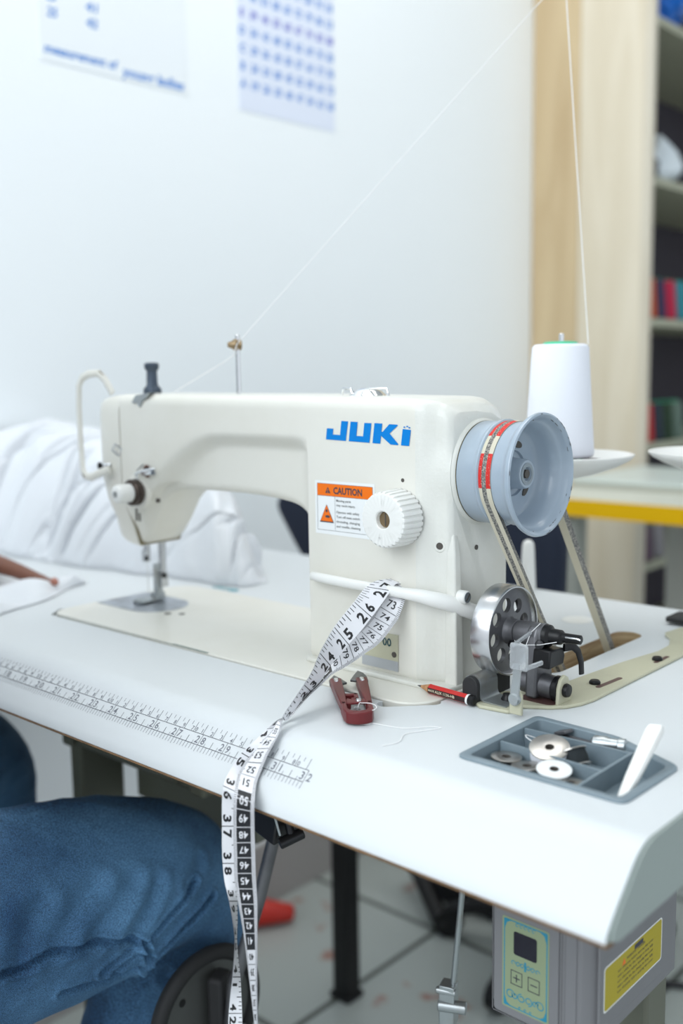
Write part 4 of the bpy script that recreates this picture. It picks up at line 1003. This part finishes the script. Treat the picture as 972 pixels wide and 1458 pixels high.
q = MB(); q.box(-20,330,-60,230,-700,-688); q.box(-24,-10,-60,230,-720,-690)
for k in range(6): q.box(-6+k*54,24+k*54,-40,210,-690,-684)
tag(q.build('treadle', M_iron, None, bevel=3, loc=(120,80,-700)), 'wide ribbed iron treadle pedal near the floor under the table', 'pedal')

# ================================================================ THREAD STAND with cones
def cone(c, r0, r1, h, m, label, group=None, cap=M_green, name='thread_cone', axis=(0,0,1), n=40):
    t_ = thing(name, label, 'thread cone', c, group); c = Vector(c); a = Vector(axis).normalized()
    q = MB(); q.lathe(c,a,[(0,r0-3),(1.2,r0-.8),(4,r0),(h*.5,lerp(r0,r1,.46)),(h-3,r1+.6),(h-.8,r1-1),(h,r1-3),(h,4)],n); q.build('wound_thread', m, t_, smooth_ang=50)
    q = MB(); q.lathe(c,a,[(-1.5,4),(-1.5,r0*.72),(0,r0*.75),(.5,8),(h-2,8),(h-.6,r1*.62),(h+1.6,r1*.62),(h+2.4,r1*.5),(h+2.4,3)],n); q.build('cone_core', cap, t_, smooth_ang=50)
    return t_
st = thing('thread_stand', 'thread stand with two white saucers on steel arms at the back of the table', 'thread stand', (560,330,0))
d1 = Vector((414,271.3,149)); d2 = Vector((527,364,150))
for dd in (d1, d2):
    q = MB(); q.lathe(dd,(0,0,1),[(-11,4),(-11,16),(-8,30),(0,52),(5,61.5),(8.4,65),(10,65.4),(10.6,64),(9.2,61),(4,54),(1.5,47)],64,cap=False); q.build('saucer', M_white, st, smooth_ang=60)
    q = MB(); q.lathe(dd,(0,0,1),[(1.5,47.4),(4.4,42),(5,3)],48); q.build('foam_pad', mat('dark_foam',(.12,.10,.11),.9), st)
q = MB(); q.cyl(d1+Vector((0,0,-6)), d1+Vector((0,0,118)), 2.4, 2.2, 14, bev=.5); q.build('spool_pin', M_chrome, st)
q = MB(); q.cyl(d2+Vector((0,0,-6)), d2+Vector((0,0,118)), 2.4, 2.2, 14, bev=.5); q.build('spool_pin', M_chrome, st)
q = MB(); q.lathe((640,368,0.2),(0,0,1),[(0,20),(6,18),(7,7),(640,7)],24); q.build('upright', M_zinc, st)
for tb_ in ([(640,368,122),d2+Vector((0,0,-12))], [d1+Vector((0,0,-12)), (340,318,134), (270,362,130)], [(640,368,612),(520,350,606),(383,322,596)]):
    q = MB(); q.tube(tb_,4,12); q.build('arm', M_zinc, st)
q = MB(); q.lathe((270,362,.3),(0,0,1),[(0,16),(5,15),(5.5,6),(136,6)],24); q.build('short_post', M_zinc, st)
q = MB(); q.tube([Vector((383,322,590))+Vector((5*math.cos(R(a)),0,5*math.sin(R(a)))) for a in range(0,360,30)],.9,8,closed=True); q.build('thread_eye', M_zinc, st)
cone(d1+Vector((-2,2,7.5)), 31, 24.5, 101, M_spool, 'tall white thread cone with a green core on the left saucer')
cw = cone(d2+Vector((6,3,7.5)), 30, 23, 66, M_spool, 'short white thread cone on the right saucer at the picture edge')
q = MB(); q.tube(cat([Vector((425.5,299,257.5)), Vector((404,310,430)), Vector((383,322,594))],8),.45,6); tag(q.build('thread', M_thread, None, loc=(404,310,430)), 'taut white thread rising straight from the white thread cone', 'thread')
q = MB(); q.tube([Vector((383,322,590)), Vector((188.2,87,262.5))],.36,6); q.tube(cat([Vector((188.2,87,262.5)),Vector((186,86,256)),Vector((178,89,251)),Vector((140,88,236)),Vector((98,86,219.5))],6),.5,6); tag(q.build('thread', M_thread, None, loc=(300,200,430)), 'long white thread slanting down to the pin on top of the machine', 'thread')
q = MB(); q.lathe((309,389,0.3),(0,0,1),[(0,8.5),(44,6.6),(50,6.0),(53,4.6),(54.5,2.2),(54.8,.3)],28); tag(q.build('white_peg', M_white, None, smooth_ang=60, loc=(309,389,0)), 'white round-topped plastic peg standing at the back edge of the table', 'peg')

# ================================================================ CLOTH PILE, HAND CLOTH
M_satin = mat('white_satin', (.72,.745,.78), .30, sheen=.2, bump=(500,.08,.0003))
from mathutils import noise as NZ
def FD(x, y):
    w1 = NZ.noise(Vector((x*.007, y*.007, 1.3)))*46; w2 = NZ.noise(Vector((x*.009+4, y*.009, 7.1)))*40
    t = 0
    for (ax_, ay_, w_, fr_, sh_, a_) in ((1., -1.35, w1*1.5, .021, .085, 1.25), (.9, -1.8, w2, .033, .10, .55), (1., -.6, w2*1.4, .017, .07, 1.0)):
        u = (x*ax_+y*ay_+w_)*fr_; m_ = .5+.5*NZ.noise(Vector((x*.013+ax_*9, y*.013, 2.2)))*2
        t += a_*max(0,min(1.3,m_))*math.exp(-(math.sin(u)/sh_)**2)
    return t
def height(x, y):
    a = smooth((x+520)/60.)*1.0
    ridge = interp([(-500,165),(-400,172),(-330,168),(-240,158),(-150,140),(-60,125),(20,118),(70,108),(105,88),(130,52),(150,14),(165,0)], x)
    yc = 280; yy = (y-yc)/ (118 if y < yc else 112)
    env = max(0., 1-abs(yy)**2.4)
    h = ridge*env**.8
    w1 = NZ.noise(Vector((x*.006, y*.006, 1.3)))*60; w2 = NZ.noise(Vector((x*.008+4, y*.008, 7.1)))*40
    f3 = NZ.noise(Vector((x*.02, y*.02, 3.)))
    amp = min(1, h/30.)
    h += amp*(-FD(x,y)*30 + 9*f3)
    return max(.4, h) if env > 0 else .4
NX, NY = 330, 150; vs_, fs_ = [], []
for i in range(NX+1):
    for j in range(NY+1):
        xq = lerp(-498,166,i/NX); x = xq; yl0 = interp([(-500,150),(-200,162),(-20,192),(60,198),(100,206),(166,245)], x)+8*NZ.noise(Vector((x*.02,0,5))); yl1 = interp([(-500,396),(120,392),(166,330)], x)
        y = lerp(yl0, yl1, j/NY)
        yy_ = lerp(162,392,j/NY); z = height(x,yy_)
        xr = interp([(150,128),(200,118),(300,-20),(396,-150)], y); x = -498 + (xq+498)*(xr+498)/664.
        dy = 32*FD(x,yy_)*max(0,1-j/NY*1.6)*min(1,z/30)
        vs_.append((x, y+dy, z))
for i in range(NX):
    for j in range(NY): a = i*(NY+1)+j; fs_.append((a,a+1,a+NY+2,a+NY+1))
q = MB(); q.add(vs_, fs_); cl_ = q.build('cloth', M_satin, None, smooth_ang=80, loc=(-150,280,0))
sm = cl_.modifiers.new('s','SOLIDIFY'); sm.thickness = .0006; sm.offset = 1
tag(cl_, 'large crumpled pile of shiny white cloth on the table behind the machine head', 'cloth')
# flap of cloth held in the hand
vs_, fs_ = [], []; A_, B_ = 60, 26
for i in range(A_+1):
    for j in range(B_+1):
        u = i/A_; v = j/B_
        lx, ly = lerp(10,-97,u), lerp(-135,100,u); ux_, uy_ = lerp(-235,-108,u), lerp(-45,112,u)
        x = lerp(lx,ux_,v) + 5*math.sin(u*11+v*2); y = lerp(ly,uy_,v) + 5*math.sin(v*8+u*5)
        z = .8 + (7+5*math.sin(v*9+u*5)+4*math.sin(u*19+v*4))*smooth(v*6)*smooth((1-v)*6)*smooth((1-u)*9+.15)
        vs_.append((x,y,max(.6,z)))
for i in range(A_):
    for j in range(B_): a = i*(B_+1)+j; fs_.append((a,a+1,a+B_+2,a+B_+1))
q = MB(); q.add(vs_, fs_); c2_ = q.build('cloth', M_satin, None, smooth_ang=80, loc=(-200,60,0))
sm = c2_.modifiers.new('s','SOLIDIFY'); sm.thickness = .0008; sm.offset = 1
tag(c2_, 'small folded white cloth corner lying under the brown fingertip', 'cloth')

# ================================================================ PERSON
pe = thing('person', 'person in blue jeans seated at the machine, one fingertip on the cloth', 'person', (60,-420,-230))
def skin(name, m, verts, edges, parent, sub=2, root=0):
    o0 = ROOTLOC[parent.name]
    me = D.meshes.new(name); me.from_pydata([(Vector(v[:3])-o0)*S for v in verts], edges, [])
    o = D.objects.new(name, me); COL.objects.link(o); o.parent = parent; ROOTLOC[o.name] = o0
    md = o.modifiers.new('skin','SKIN'); md.use_smooth_shade = True
    lay = me.skin_vertices[0].data if me.skin_vertices else None
    if lay is None:
        bm = bmesh.new(); bm.from_mesh(me); bm.verts.layers.skin.verify(); bm.to_mesh(me); bm.free(); lay = me.skin_vertices[0].data
    for i, v in enumerate(verts):
        r_ = v[3]; r2 = v[4] if len(v) > 4 else r_
        lay[i].radius = (r_*S, r2*S); lay[i].use_root = (i == root)
    s_ = o.modifiers.new('sub','SUBSURF'); s_.levels = sub; s_.render_levels = sub
    me.materials.append(m)
    return o
# trousers: pelvis, both thighs and shins
jv = [(60,-470,-190,120,105),(60,-480,-90,118,100),(126,-415,-182,98),(136,-330,-190,97),(146,-210,-198,93),(154,-95,-206,88),(160,-20,-216,82),(163,22,-236,74),(158,20,-290,70),(150,-10,-370,68),(140,-50,-460,62),(132,-85,-560,54),(128,-104,-618,50),
      (-10,-410,-180,98),(-60,-300,-182,95),(-125,-170,-182,90),(-165,-70,-184,84),(-185,-10,-190,74),(-188,14,-225,70),(-186,0,-300,66),(-150,-30,-450,60),(-148,-56,-620,50),(-146,-72,-735,48)]
je = [(0,1),(0,2),(2,3),(3,4),(4,5),(5,6),(6,7),(7,8),(8,9),(9,10),(10,11),(11,12),(0,13),(13,14),(14,15),(15,16),(16,17),(17,18),(18,19),(19,20),(20,21),(21,22)]
jeans = skin('jeans', M_denim, jv, je, pe, 6)
bpy.context.view_layer.update(); bake(jeans)
from mathutils.bvhtree import BVHTree
jm = jeans.data; ploc = ROOTLOC['person']
bvh = BVHTree.FromPolygons([v.co.copy() for v in jm.vertices], [tuple(p.vertices) for p in jm.polygons])
# creases: (points near the surface, width mm, depth mm); negative = raised seam
CREASE = [([(231,-202,-196),(232,-186,-201),(232,-172,-199),(233,-160,-199),(233,-144,-203),(234,-124,-206),(234,-105,-213),(234,-91,-217),(232,-75,-229)],3.0,9),
 ([(232,-75,-229),(233,-67,-225),(234,-52,-216),(234,-36,-208),(231,-18,-198)],3.4,6),
 ([(222,-70,-254),(226,-57,-249),(231,-41,-237),(233,-21,-227),(232,-1,-218)],3.4,9),
 ([(232,-76,-232),(225,-66,-250),(222,-70,-254),(223,-90,-251),(224,-111,-247),(226,-135,-240),(226,-152,-237)],3.4,8),
 ([(231,-75,-235),(229,-89,-237),(226,-103,-245)],4,5), ([(233,-86,-225),(231,-99,-230),(229,-114,-237)],4,5),
 ([(234,-91,-216),(234,-79,-205),(233,-68,-193),(231,-60,-184)],9,4), ([(234,-124,-203),(233,-114,-192),(231,-96,-182),(229,-81,-177)],11,3.5),
 ([(232,-162,-197),(231,-150,-185),(229,-133,-175),(226,-115,-168)],12,3.5), ([(232,-187,-197),(230,-177,-179),(226,-164,-167)],13,3.5),
 ([(231,-200,-202),(232,-172,-206),(233,-144,-210),(234,-118,-214)],4,-2.5), ([(220,-72,-257),(205,-62,-285),(190,-55,-310),(180,-57,-334)],4,-2.5),
 ([(226,-10,-186),(229,-16,-191),(232,-26,-197)],8,2.5), ([(222,-62,-270),(212,-44,-290),(206,-24,-300)],7,3.5)]
CP = []
for pts_, w_, d_ in CREASE:
    sn_ = []
    for p in cat([Vector(q_) for q_ in pts_], 14):
        h_ = bvh.find_nearest((p-ploc)*S); sn_.append(h_[0]/S)
    CP.append((sn_, w_, d_))
from mathutils import noise as NZ
nr = [v.normal.copy() for v in jm.vertices]
for v, n_ in zip(jm.vertices, nr):
    c = v.co/S; dsp = 0
    if c.x > 20 and c.y > 150 and n_.x > -.2:
        for sn_, w_, d_ in CP:
            m_ = min((c-q_).length_squared for q_ in sn_)**.5
            if m_ < w_*2.6:
                e = m_/w_; dsp += -d_*math.exp(-e*e*1.6) + (d_*.45*math.exp(-(e-1.45)**2*3.2) if d_ > 0 else 0)
    k_ = Vector((c.x*.012, c.y*.009, c.z*.016)); dsp += 4*NZ.noise(k_) + 2.2*(.5-abs(NZ.noise(k_*2.6+Vector((3,1,2)))))
    v.co = (c + n_*dsp)*S
for p in jm.polygons: p.use_smooth = True
bm = bmesh.new(); bm.from_mesh(jm); n0_ = len(bm.verts)
bmesh.ops.create_uvsphere(bm, u_segments=48, v_segments=32, radius=1)
bm.verts.ensure_lookup_table()
for v in bm.verts[n0_:]: v.co = (Vector((60+v.co.x*160, -470+v.co.y*122, -190+v.co.z*115))-ploc)*S
bm.to_mesh(jm); bm.free()
for p in jm.polygons: p.use_smooth = True
smm = jeans.modifiers.new('s','SMOOTH'); smm.factor = .5; smm.iterations = 1
def ell(mb, c, rad, n=24):
    c = Vector(c); rs_ = []
    for i in range(n//2+1):
        a_ = R(-90+180*i/(n//2)); q_ = max(math.cos(a_),.004)
        rs_.append([(c.x+rad[0]*q_*math.cos(2*math.pi*k/n), c.y+rad[1]*q_*math.sin(2*math.pi*k/n), c.z+rad[2]*math.sin(a_)) for k in range(n)])
    mb.rings(rs_)
def chain(mb, pts_):
    for i, p in enumerate(pts_):
        ell(mb, p[:3], (p[3],)*3, 16)
        if i: mb.cyl(pts_[i-1][:3], p[:3], pts_[i-1][3], p[3], 16)
def blob(name, m, mb, parent, vox, it=4):
    o = mb.build(name, m, parent, smooth_ang=180)
    r_ = o.modifiers.new('r','REMESH'); r_.mode = 'VOXEL'; r_.voxel_size = vox*S; r_.use_smooth_shade = True
    k_ = o.modifiers.new('s','SMOOTH'); k_.factor = .5; k_.iterations = it
    return o
bd = MB()
ell(bd, (60,-490,-20), (130,92,130)); ell(bd, (60,-492,150), (135,95,150)); ell(bd, (60,-485,270), (160,88,90))
chain(bd, [(60,-478,300,72),(60,-470,372,56),(60,-452,430,54)])
ell(bd, (60,-440,508), (74,92,98)); ell(bd, (60,-418,452), (54,66,52))
chain(bd, [(60,-354,512,6),(60,-340,488,11),(60,-344,478,13)]); chain(bd, [(48,-352,478,8),(72,-352,478,8)])
chain(bd, [(44,-362,452,7),(60,-354,453,8),(76,-362,452,7)]); chain(bd, [(34,-362,530,7),(60,-354,528,6),(86,-362,530,7)])
for sx in (-1,1): ell(bd, (60+sx*76,-444,495), (9,18,28))
chain(bd, [(-95,-472,300,52),(-165,-340,190,42),(-222,-190,110,34),(-258,-70,56,27),(-260,-20,38,22),(-255,5,32,20)])
ell(bd, (-238,26,27), (34,34,15))
chain(bd, [(-250,34,28,14),(-215,46,24,12),(-186,50,22,10.8),(-158,54,18,9.2),(-128,57,13.5,7.6),(-100,60.5,9.2,5.6)])
chain(bd, [(-240,26,28,11),(-205,24,19,8.6),(-188,20,14,7.4),(-176,18,9,6)]); chain(bd, [(-242,12,28,10.5),(-208,2,16,8),(-194,-4,9.5,6.6)]); chain(bd, [(-246,-2,26,9.6),(-216,-14,15,7.2),(-204,-20,9,6)]); chain(bd, [(-262,22,30,11.5),(-246,60,20,9.4),(-230,76,12,7.4)])
chain(bd, [(215,-472,300,50),(270,-430,110,42),(245,-390,20,34),(205,-345,-30,27),(190,-325,-50,22)])
ell(bd, (180,-305,-72), (30,38,16))
for k_, dx in enumerate((-20,-7,6,19)): chain(bd, [(178+dx,-285,-78,9),(176+dx,-250,-88,8),(174+dx,-226+3*abs(k_-1),-97,6.5)])
chain(bd, [(160,-310,-72,10),(142,-285,-80,8.4),(136,-264,-86,7)])
blob('body', M_tan, bd, pe, 2.6, 3)
hr = MB(); ell(hr, (60,-452,522), (80,94,98)); hc = blob('hair', mat('black_hair',(.006,.005,.005),.85,bump=(700,.6,.002)), hr, pe, 3, 2)
q = MB()
for sx in (-1,1): ell(q, (60+sx*27,-360,512), (11,8,8))
q.build('eyes', mat('eye_white',(.7,.68,.64),.2), pe); q = MB()
for sx in (-1,1): ell(q, (60+sx*27,-353.6,511), (5,3,5))
q.build('irises', M_black, pe)
sh = MB()
ell(sh, (60,-486,-130), (178,140,115)); ell(sh, (60,-488,-60), (160,122,120)); ell(sh, (60,-490,-20), (146,108,140)); ell(sh, (60,-492,150), (150,110,160)); ell(sh, (60,-486,262), (182,108,100)); chain(sh, [(-60,-478,318,66),(60,-476,335,72),(180,-478,318,66)])
chain(sh, [(60,-478,300,86),(60,-474,338,68)]); chain(sh, [(-70,-474,290,70),(-110,-462,285,66),(-172,-348,196,56)]); chain(sh, [(190,-474,290,72),(226,-466,285,68),(262,-438,150,56)])
blob('shirt', mat('grey_shirt',(.20,.22,.25),.9), sh, pe, 6, 45)
for (x_,y_,z_) in ((128,-70,-684),(-146,-40,-797)):
    q = MB(); ell(q, (x_,y_-14,z_+34), (38,52,33)); ell(q, (x_,y_+50,z_+26), (44,80,25)); ell(q, (x_,y_+100,z_+22), (42,46,21)); chain(q, [(x_,y_-30,z_+40,34),(x_,y_-34,z_+80,42)])
    o_ = blob('shoe', mat('dark_shoe',(.02,.02,.022),.5), q, pe, 4, 3)
q = MB(); q.lathe((-94,61.2,12.2),(.97,.17,-.16),[(0,4.6),(3,4.4),(6,2.8),(7,1)],16); nail = q.build('fingernail', mat('nail_pink',(.42,.17,.12),.3), pe)
sto = thing('stool', 'plain round stool under the seated person', 'stool', (60,-480,ZF))
q = MB(); q.lathe((60,-480,-343),(0,0,1),[(0,150),(8,158),(30,158),(38,150)],40); q.build('seat', M_darkfab, sto)
for sx, sy in ((-1,-1),(1,-1),(-1,1),(1,1)):
    q = MB(); q.cyl((60+sx*80,-480+sy*80,-340),(60+sx*120,-480+sy*120,ZF+1),11,10,14); q.build('leg', M_blackmetal, sto)

# ================================================================ SHELVING CABINET with thread cones
XS = -195; YC = 1709
cab = thing('shelving_cabinet', 'tall shelving cabinet with a pale wood end panel beside the white wall', 'shelving cabinet', (-350,2300,ZF))
YE = 2900
q = MB(); q.box(XW+1, -377, YC, YC+18, ZF, 1500); q.build('end_board', M_oakdark, cab, bevel=1.5)
q = MB(); q.box(-376, XS-20, YC, YC+18, ZF, 1500); q.build('end_board', M_oak, cab, bevel=1.5)
q = MB(); q.box(XS-20, XS, YC-1, YC+20, ZF, 1500); q.build('panel_edge_strip', M_oaklight, cab, bevel=1.5)
q = MB(); q.box(XW+1, XW+14, YC+18, YE, ZF, 1500); q.build('back_panel', mat('dark_plum_back',(.045,.038,.052),.8), cab)
shelf_m = mat('shelf_grey_green',(.36,.36,.27),.6)
for z in (1020, 672, 352, 60, -230, -500, -740):
    q = MB(); q.box(XW+14, XS-2, YC+18, YE, z-18, z); q.build('shelf', shelf_m, cab, bevel=1)
q = MB(); q.box(XW+1, XS, YE, YE+18, ZF, 1500); q.build('end_panel', M_oak, cab)
M_th = {}
def thm(n_, c): return mat('thread_'+n_, c, .75, bump=(900,.3,.0004))
rows_ = [(352, [('orange',(.42,.06,.005),1764),('navy',(.015,.015,.06),1812),('crimson',(.40,.003,.04),1870),('teal',(.02,.20,.25),1932)]),
         (60, [('red',(.42,.005,.005),1764),('dark navy',(.01,.02,.035),1816),('dark green',(.008,.03,.01),1872),('grey green',(.10,.15,.12),1930)]),
         (-230, [('plum',(.10,.05,.09),1770),('grey',(.25,.24,.26),1840)])]
for z, L_ in rows_:
    for nm_, c_, y_ in L_:
        where = {352:'middle shelf of the background cabinet', 60:'lower shelf of the background cabinet', -230:'low shelf seen under the yellow-edged table'}[z]
        cone((XS-33, y_, z+2), 29, 22, 92 if z > 0 else 84, thm(nm_.replace(' ','_'), c_), '%s thread cone with a green core on the %s' % (nm_, where), 'thread cones in the background cabinet', n=20)
for (x_,y_,z_,r_,nm_,c_,lb_) in ((XS-110,1784,354,24,'blue_dark',(.01,.03,.10),'dark blue thread cone behind the orange one on the middle shelf'),(XS-112,1780,62,27,'teal_dark',(.0,.05,.07),'dark teal thread cone behind the red one on the lower shelf')):
    cone((x_,y_,z_), r_, r_*.6, 112, thm(nm_, c_), lb_, 'thread cones in the background cabinet', cap=thm(nm_,c_), n=20)
def lump(c, sc, m, name, label, cat_, seed, sub=3):
    bm = bmesh.new(); bmesh.ops.create_icosphere(bm, subdivisions=5, radius=1)
    for v in bm.verts:
        n0 = NZ.noise(v.co*1.6+Vector((seed,0,0))); n1 = 1-abs(NZ.noise(v.co*4+Vector((0,seed,0))))*2
        k = 1+.28*n0+.10*n1; v.co *= k
        v.co = Vector((v.co.x*sc[0], v.co.y*sc[1], max(v.co.z, -.72)*sc[2]))*S
    me = D.meshes.new(name); bm.to_mesh(me); bm.free(); me.materials.append(m)
    for p in me.polygons: p.use_smooth = True
    o = D.objects.new(name, me); COL.objects.link(o); o.location = Vector(c)*S; ROOTLOC[name] = Vector(c)
    return tag(o, label, cat_)
lump((XS-80,1856,1102), (80,88,96), mat('blue_film',(.0,.13,.55),.3), 'plastic_bag', 'bright blue plastic bag on the top shelf of the cabinet', 'bag', 2)
lump((XS-90,1880,722), (66,70,66), mat('white_cloth_bundle',(.62,.68,.72),.7), 'cloth_bundle', 'white cloth bundle on the shelf below the blue bag', 'cloth', 5)
lump((XS-60,1785,700), (40,38,36), mat('grey_cloth',(.10,.11,.12),.8), 'cloth_bundle', 'dark grey cloth bundle beside the white one on the cabinet shelf', 'cloth', 8)
lump((XS-100,1850,-462), (70,82,48), mat('lilac_grey_cloth',(.30,.30,.36),.8), 'cloth_bundle', 'lilac grey cloth bundle on a low shelf of the cabinet', 'cloth', 11)
lump((XS-105,1870,-700), (75,95,48), mat('brown_cloth',(.14,.07,.04),.8), 'cloth_bundle', 'brown cloth bundle on the lowest shelf of the cabinet', 'cloth', 14)

# ================================================================ TABLES behind
t2 = thing('work_table', 'work table with a thick yellow front edge standing behind the machine', 'table', (200,1400,ZF))
M_yedge = mat('yellow_edging', (.74,.43,.0), .55, spec=.2); M_creamtop = mat('cream_laminate', (.62,.63,.55), .4)
q = MB(); q.box(-215,900,1180,1345,-40,-6); q.build('tabletop', M_creamtop, t2, bevel=1)
q = MB(); q.box(-216,901,1176,1180,-40,-8); q.build('front_edging', M_yedge, t2)
for x in (-120, 700):
    q = MB(); q.box(x-26,x+26,1215,1260,ZF,-40); q.build('leg', mat('leg_grey',(.33,.34,.30),.5), t2, bevel=2)
t3 = thing('work_table', 'pale worktop standing behind the yellow-edged table', 'table', (200,1550,ZF))
q = MB(); q.box(-190,900,1352,1690,4,12); q.build('tabletop', mat('mint_laminate',(.62,.68,.64),.35), t3, bevel=1)
q = MB(); q.box(-182,890,1356,1376,-62,4); q.build('apron', mat('cream_apron',(.58,.57,.48),.6), t3)
for x in (-60, 800):
    q = MB(); q.box(x-25,x+25,1600,1650,ZF,4); q.build('leg', mat('leg_pale',(.40,.40,.36),.5), t3, bevel=2)

# ================================================================ CHAIR and things on the floor
chh = thing('office_chair', 'black chair standing behind the table with its rounded backrest towards it', 'chair', (20,860,ZF))
q = MB(); sec = []
YBK = 600
bo = [(-298,28),(-286,46),(-256,58),(-120,64),(0,66),(120,62),(205,54),(222,40),(226,10),(224,-60),(205,-160),(150,-200),(-40,-200),(-150,-160),(-222,-78),(-258,-34),(-292,14)]
q.prism([(x,z) for x,z in bo], YBK, YBK+28, 'y'); bk = q.build('backrest', M_navy, chh, bevel=10, seg=4, smooth_ang=60)
q = MB(); q.box(-80,200,YBK+60,YBK+380,-330,-275); q.build('seat', M_darkfab, chh, bevel=14, seg=4)
q = MB(); q.box(30,80,YBK+20,YBK+34,-320,-170); q.build('back_bar', M_black, chh, bevel=2)
hubx, huby = 25, 960
q = MB(); q.cyl((hubx,huby,-700),(hubx,huby,-330),24,20,20); q.cyl((hubx,huby,-735),(hubx,huby,-660),44,36,24); q.build('gas_lift', M_black, chh)
for k in range(5):
    a = R(200+72*k); q = MB(); dx, dy = math.cos(a), math.sin(a)
    q.tube([(hubx+30*dx,huby+30*dy,-690),(hubx+200*dx,huby+200*dy,-745)],[20,13],12); q.build('base_leg', M_black, chh)
    q = MB(); q.lathe((hubx+200*dx-12*dy,huby+200*dy+12*dx,-771),(-dy,dx,0),[(-26,14),(-26,25),(0,25),(0,14)],20); q.build('castor', M_black, chh)
po = thing('post', 'black square steel post on a small foot behind the table', 'post', (-182,630,ZF))
q = MB(); q.box(-200,-166,614,646,ZF+8,-260); q.build('tube', M_black, po, bevel=3)
q = MB(); q.box(-204,-162,610,650,ZF,ZF+10); q.build('foot', M_black, po, bevel=2)
lump((-205,1010,ZF+79), (92,48,108), M_darkfab, 'bag', 'black soft bag lying on the floor under the far side of the table', 'bag', 21)
lump((-20,1090,ZF+30), (42,36,40), mat('red_cloth',(.45,.01,.01),.8), 'cloth_scrap', 'red cloth scrap on the floor beside the black bag', 'cloth', 23)
rc = cone((-462,676,ZF+30), 27, 15, 78, mat('red_plastic',(.50,.02,.01),.4), 'red thread cone lying on the floor near the wall', None, cap=M_black, axis=(.60,.75,-.12), n=28)
q = MB(); q.tube([(-330,975,ZF+95),(-170,885,ZF+18)],17,14); q.tube([(-172,886,ZF+19),(-163,881,ZF+15)],14,14); tag(q.build('padded_bar', M_black, None, loc=(-250,930,ZF)), 'short black bar slanting from the black bag down to the floor tiles', 'bar')
q = MB(); q.tube(cat([Vector((-60,900,ZF+7)),Vector((20,900,ZF+6)),Vector((230,1010,ZF+6)),Vector((480,1120,ZF+6))],8),6,8)
tag(q.build('power_cable', M_blackmetal, None, loc=(0,850,ZF)), 'dark power cable lying across the floor tiles behind the table', 'cable')

# ================================================================ PAPERS ON THE WALL
def sheet(y0_, y1_, z0_, z1_, m, label):
    q = MB(); q.box(XW, XW+1.0, y0_, y1_, z0_, z1_); o = q.build('paper_sheet', m, None, loc=(XW,(y0_+y1_)/2,z0_)); return tag(o, label, 'paper')
p1 = sheet(342, 622, 703, 915, M_whitep, 'large white paper with blue handwriting taped high on the wall at the left')
q = MB()
def W(mb, body_, y, z, h, wd=None, bold=.01, sl=.2): put_text(mb, body_, lambda a, b_: (XW+1.15, y+a, z+b_), h, 0, bold, wd, sl)
W(q, 'measurement of', 415, 722, 13, 130, .03); W(q, 'young ladies', 552, 716, 15, 124, .03)
for z_, a_, b_ in ((775,'25','42'),(798,'5','41'),(822,'24','42'),(846,'23','40'),(870,'22','39'),(894,'21','38')): W(q, a_, 366, z_, 13, 17, .03); W(q, b_, 436, z_, 13, 21, .03)
q.build('handwriting', M_blueink, p1)
p2 = sheet(738, 988, 700, 996, M_lilacp, 'smaller lilac ruled paper with rows of blue numbers on the wall')
q = MB(); q2 = MB()
for r_ in range(9):
    z_ = 746 + r_*30
    for c_ in range(9):
        W(q2 if r_ == 4 else q, ('%d' % (12+(c_*7+r_*5) % 80)) if c_ else str('ABCDEFGHI'[r_]), 750+c_*28.5, z_, 13, None if not c_ else 17, .04, .1)
q.build('handwriting', M_blueink, p2); q2.build('handwriting', M_violetink, p2)

# ================================================================ LIGHT, WORLD, CAMERA
def area(name, loc, target, sx, sy, power, col=(1,1,1)):
    l = D.lights.new(name, 'AREA'); l.shape = 'RECTANGLE'; l.size = sx; l.size_y = sy; l.energy = power; l.color = col
    o = D.objects.new(name, l); COL.objects.link(o); o.location = Vector(loc)*S
    o.rotation_euler = (Vector(target)-Vector(loc)).to_track_quat('-Z','Y').to_euler(); return o
area('overhead_fill', (-60,500,1860), (-160,500,0), 1.4, .5, 11, (1,.99,.97))  # unseen area light added to brighten the table and upper left wall
area('overhead_fill', (1200,1500,1860), (1200,1500,0), 1.4, .5, 7, (1,.99,.97))  # second unseen area light, added overhead as fill; no fixture modelled
area('front_fill_light', (250,-1900,1250), (150,100,150), 2.0, 1.6, 38, (.90,.96,1))  # added area light aimed at the machine front; no window modelled
wd = D.worlds.new('world'); bpy.context.scene.world = wd; wd.use_nodes = True
wd.node_tree.nodes['Background'].inputs[0].default_value = (.86,.93,1,1); wd.node_tree.nodes['Background'].inputs[1].default_value = 1.02

cam = D.cameras.new('camera'); co = D.objects.new('camera', cam); COL.objects.link(co)
yaw, pit, rol = R(42.116), R(7.652), R(-.888)
f = Vector((-math.sin(yaw)*math.cos(pit), math.cos(yaw)*math.cos(pit), -math.sin(pit)))
r0 = Vector((math.cos(yaw), math.sin(yaw), 0)); u0 = r0.cross(f)
r1 = r0*math.cos(rol)+u0*math.sin(rol); u1 = -r0*math.sin(rol)+u0*math.cos(rol)
M = Matrix((r1, u1, -f)).transposed().to_4x4(); M.translation = Vector((889.057,-550.372,234.004))*S
co.matrix_world = M
cam.sensor_fit = 'VERTICAL'; cam.sensor_height = 36; cam.sensor_width = 24; cam.lens = 1460.95/1458*36
cam.clip_start = .01; cam.dof.use_dof = True; cam.dof.focus_distance = .735; cam.dof.aperture_fstop = 3.6
sc_ = bpy.context.scene; sc_.camera = co
sc_.view_settings.view_transform = 'Standard'; sc_.view_settings.look = 'None'; sc_.view_settings.gamma = 1
sc_.view_settings.use_curve_mapping = False; sc_.view_settings.exposure = .06
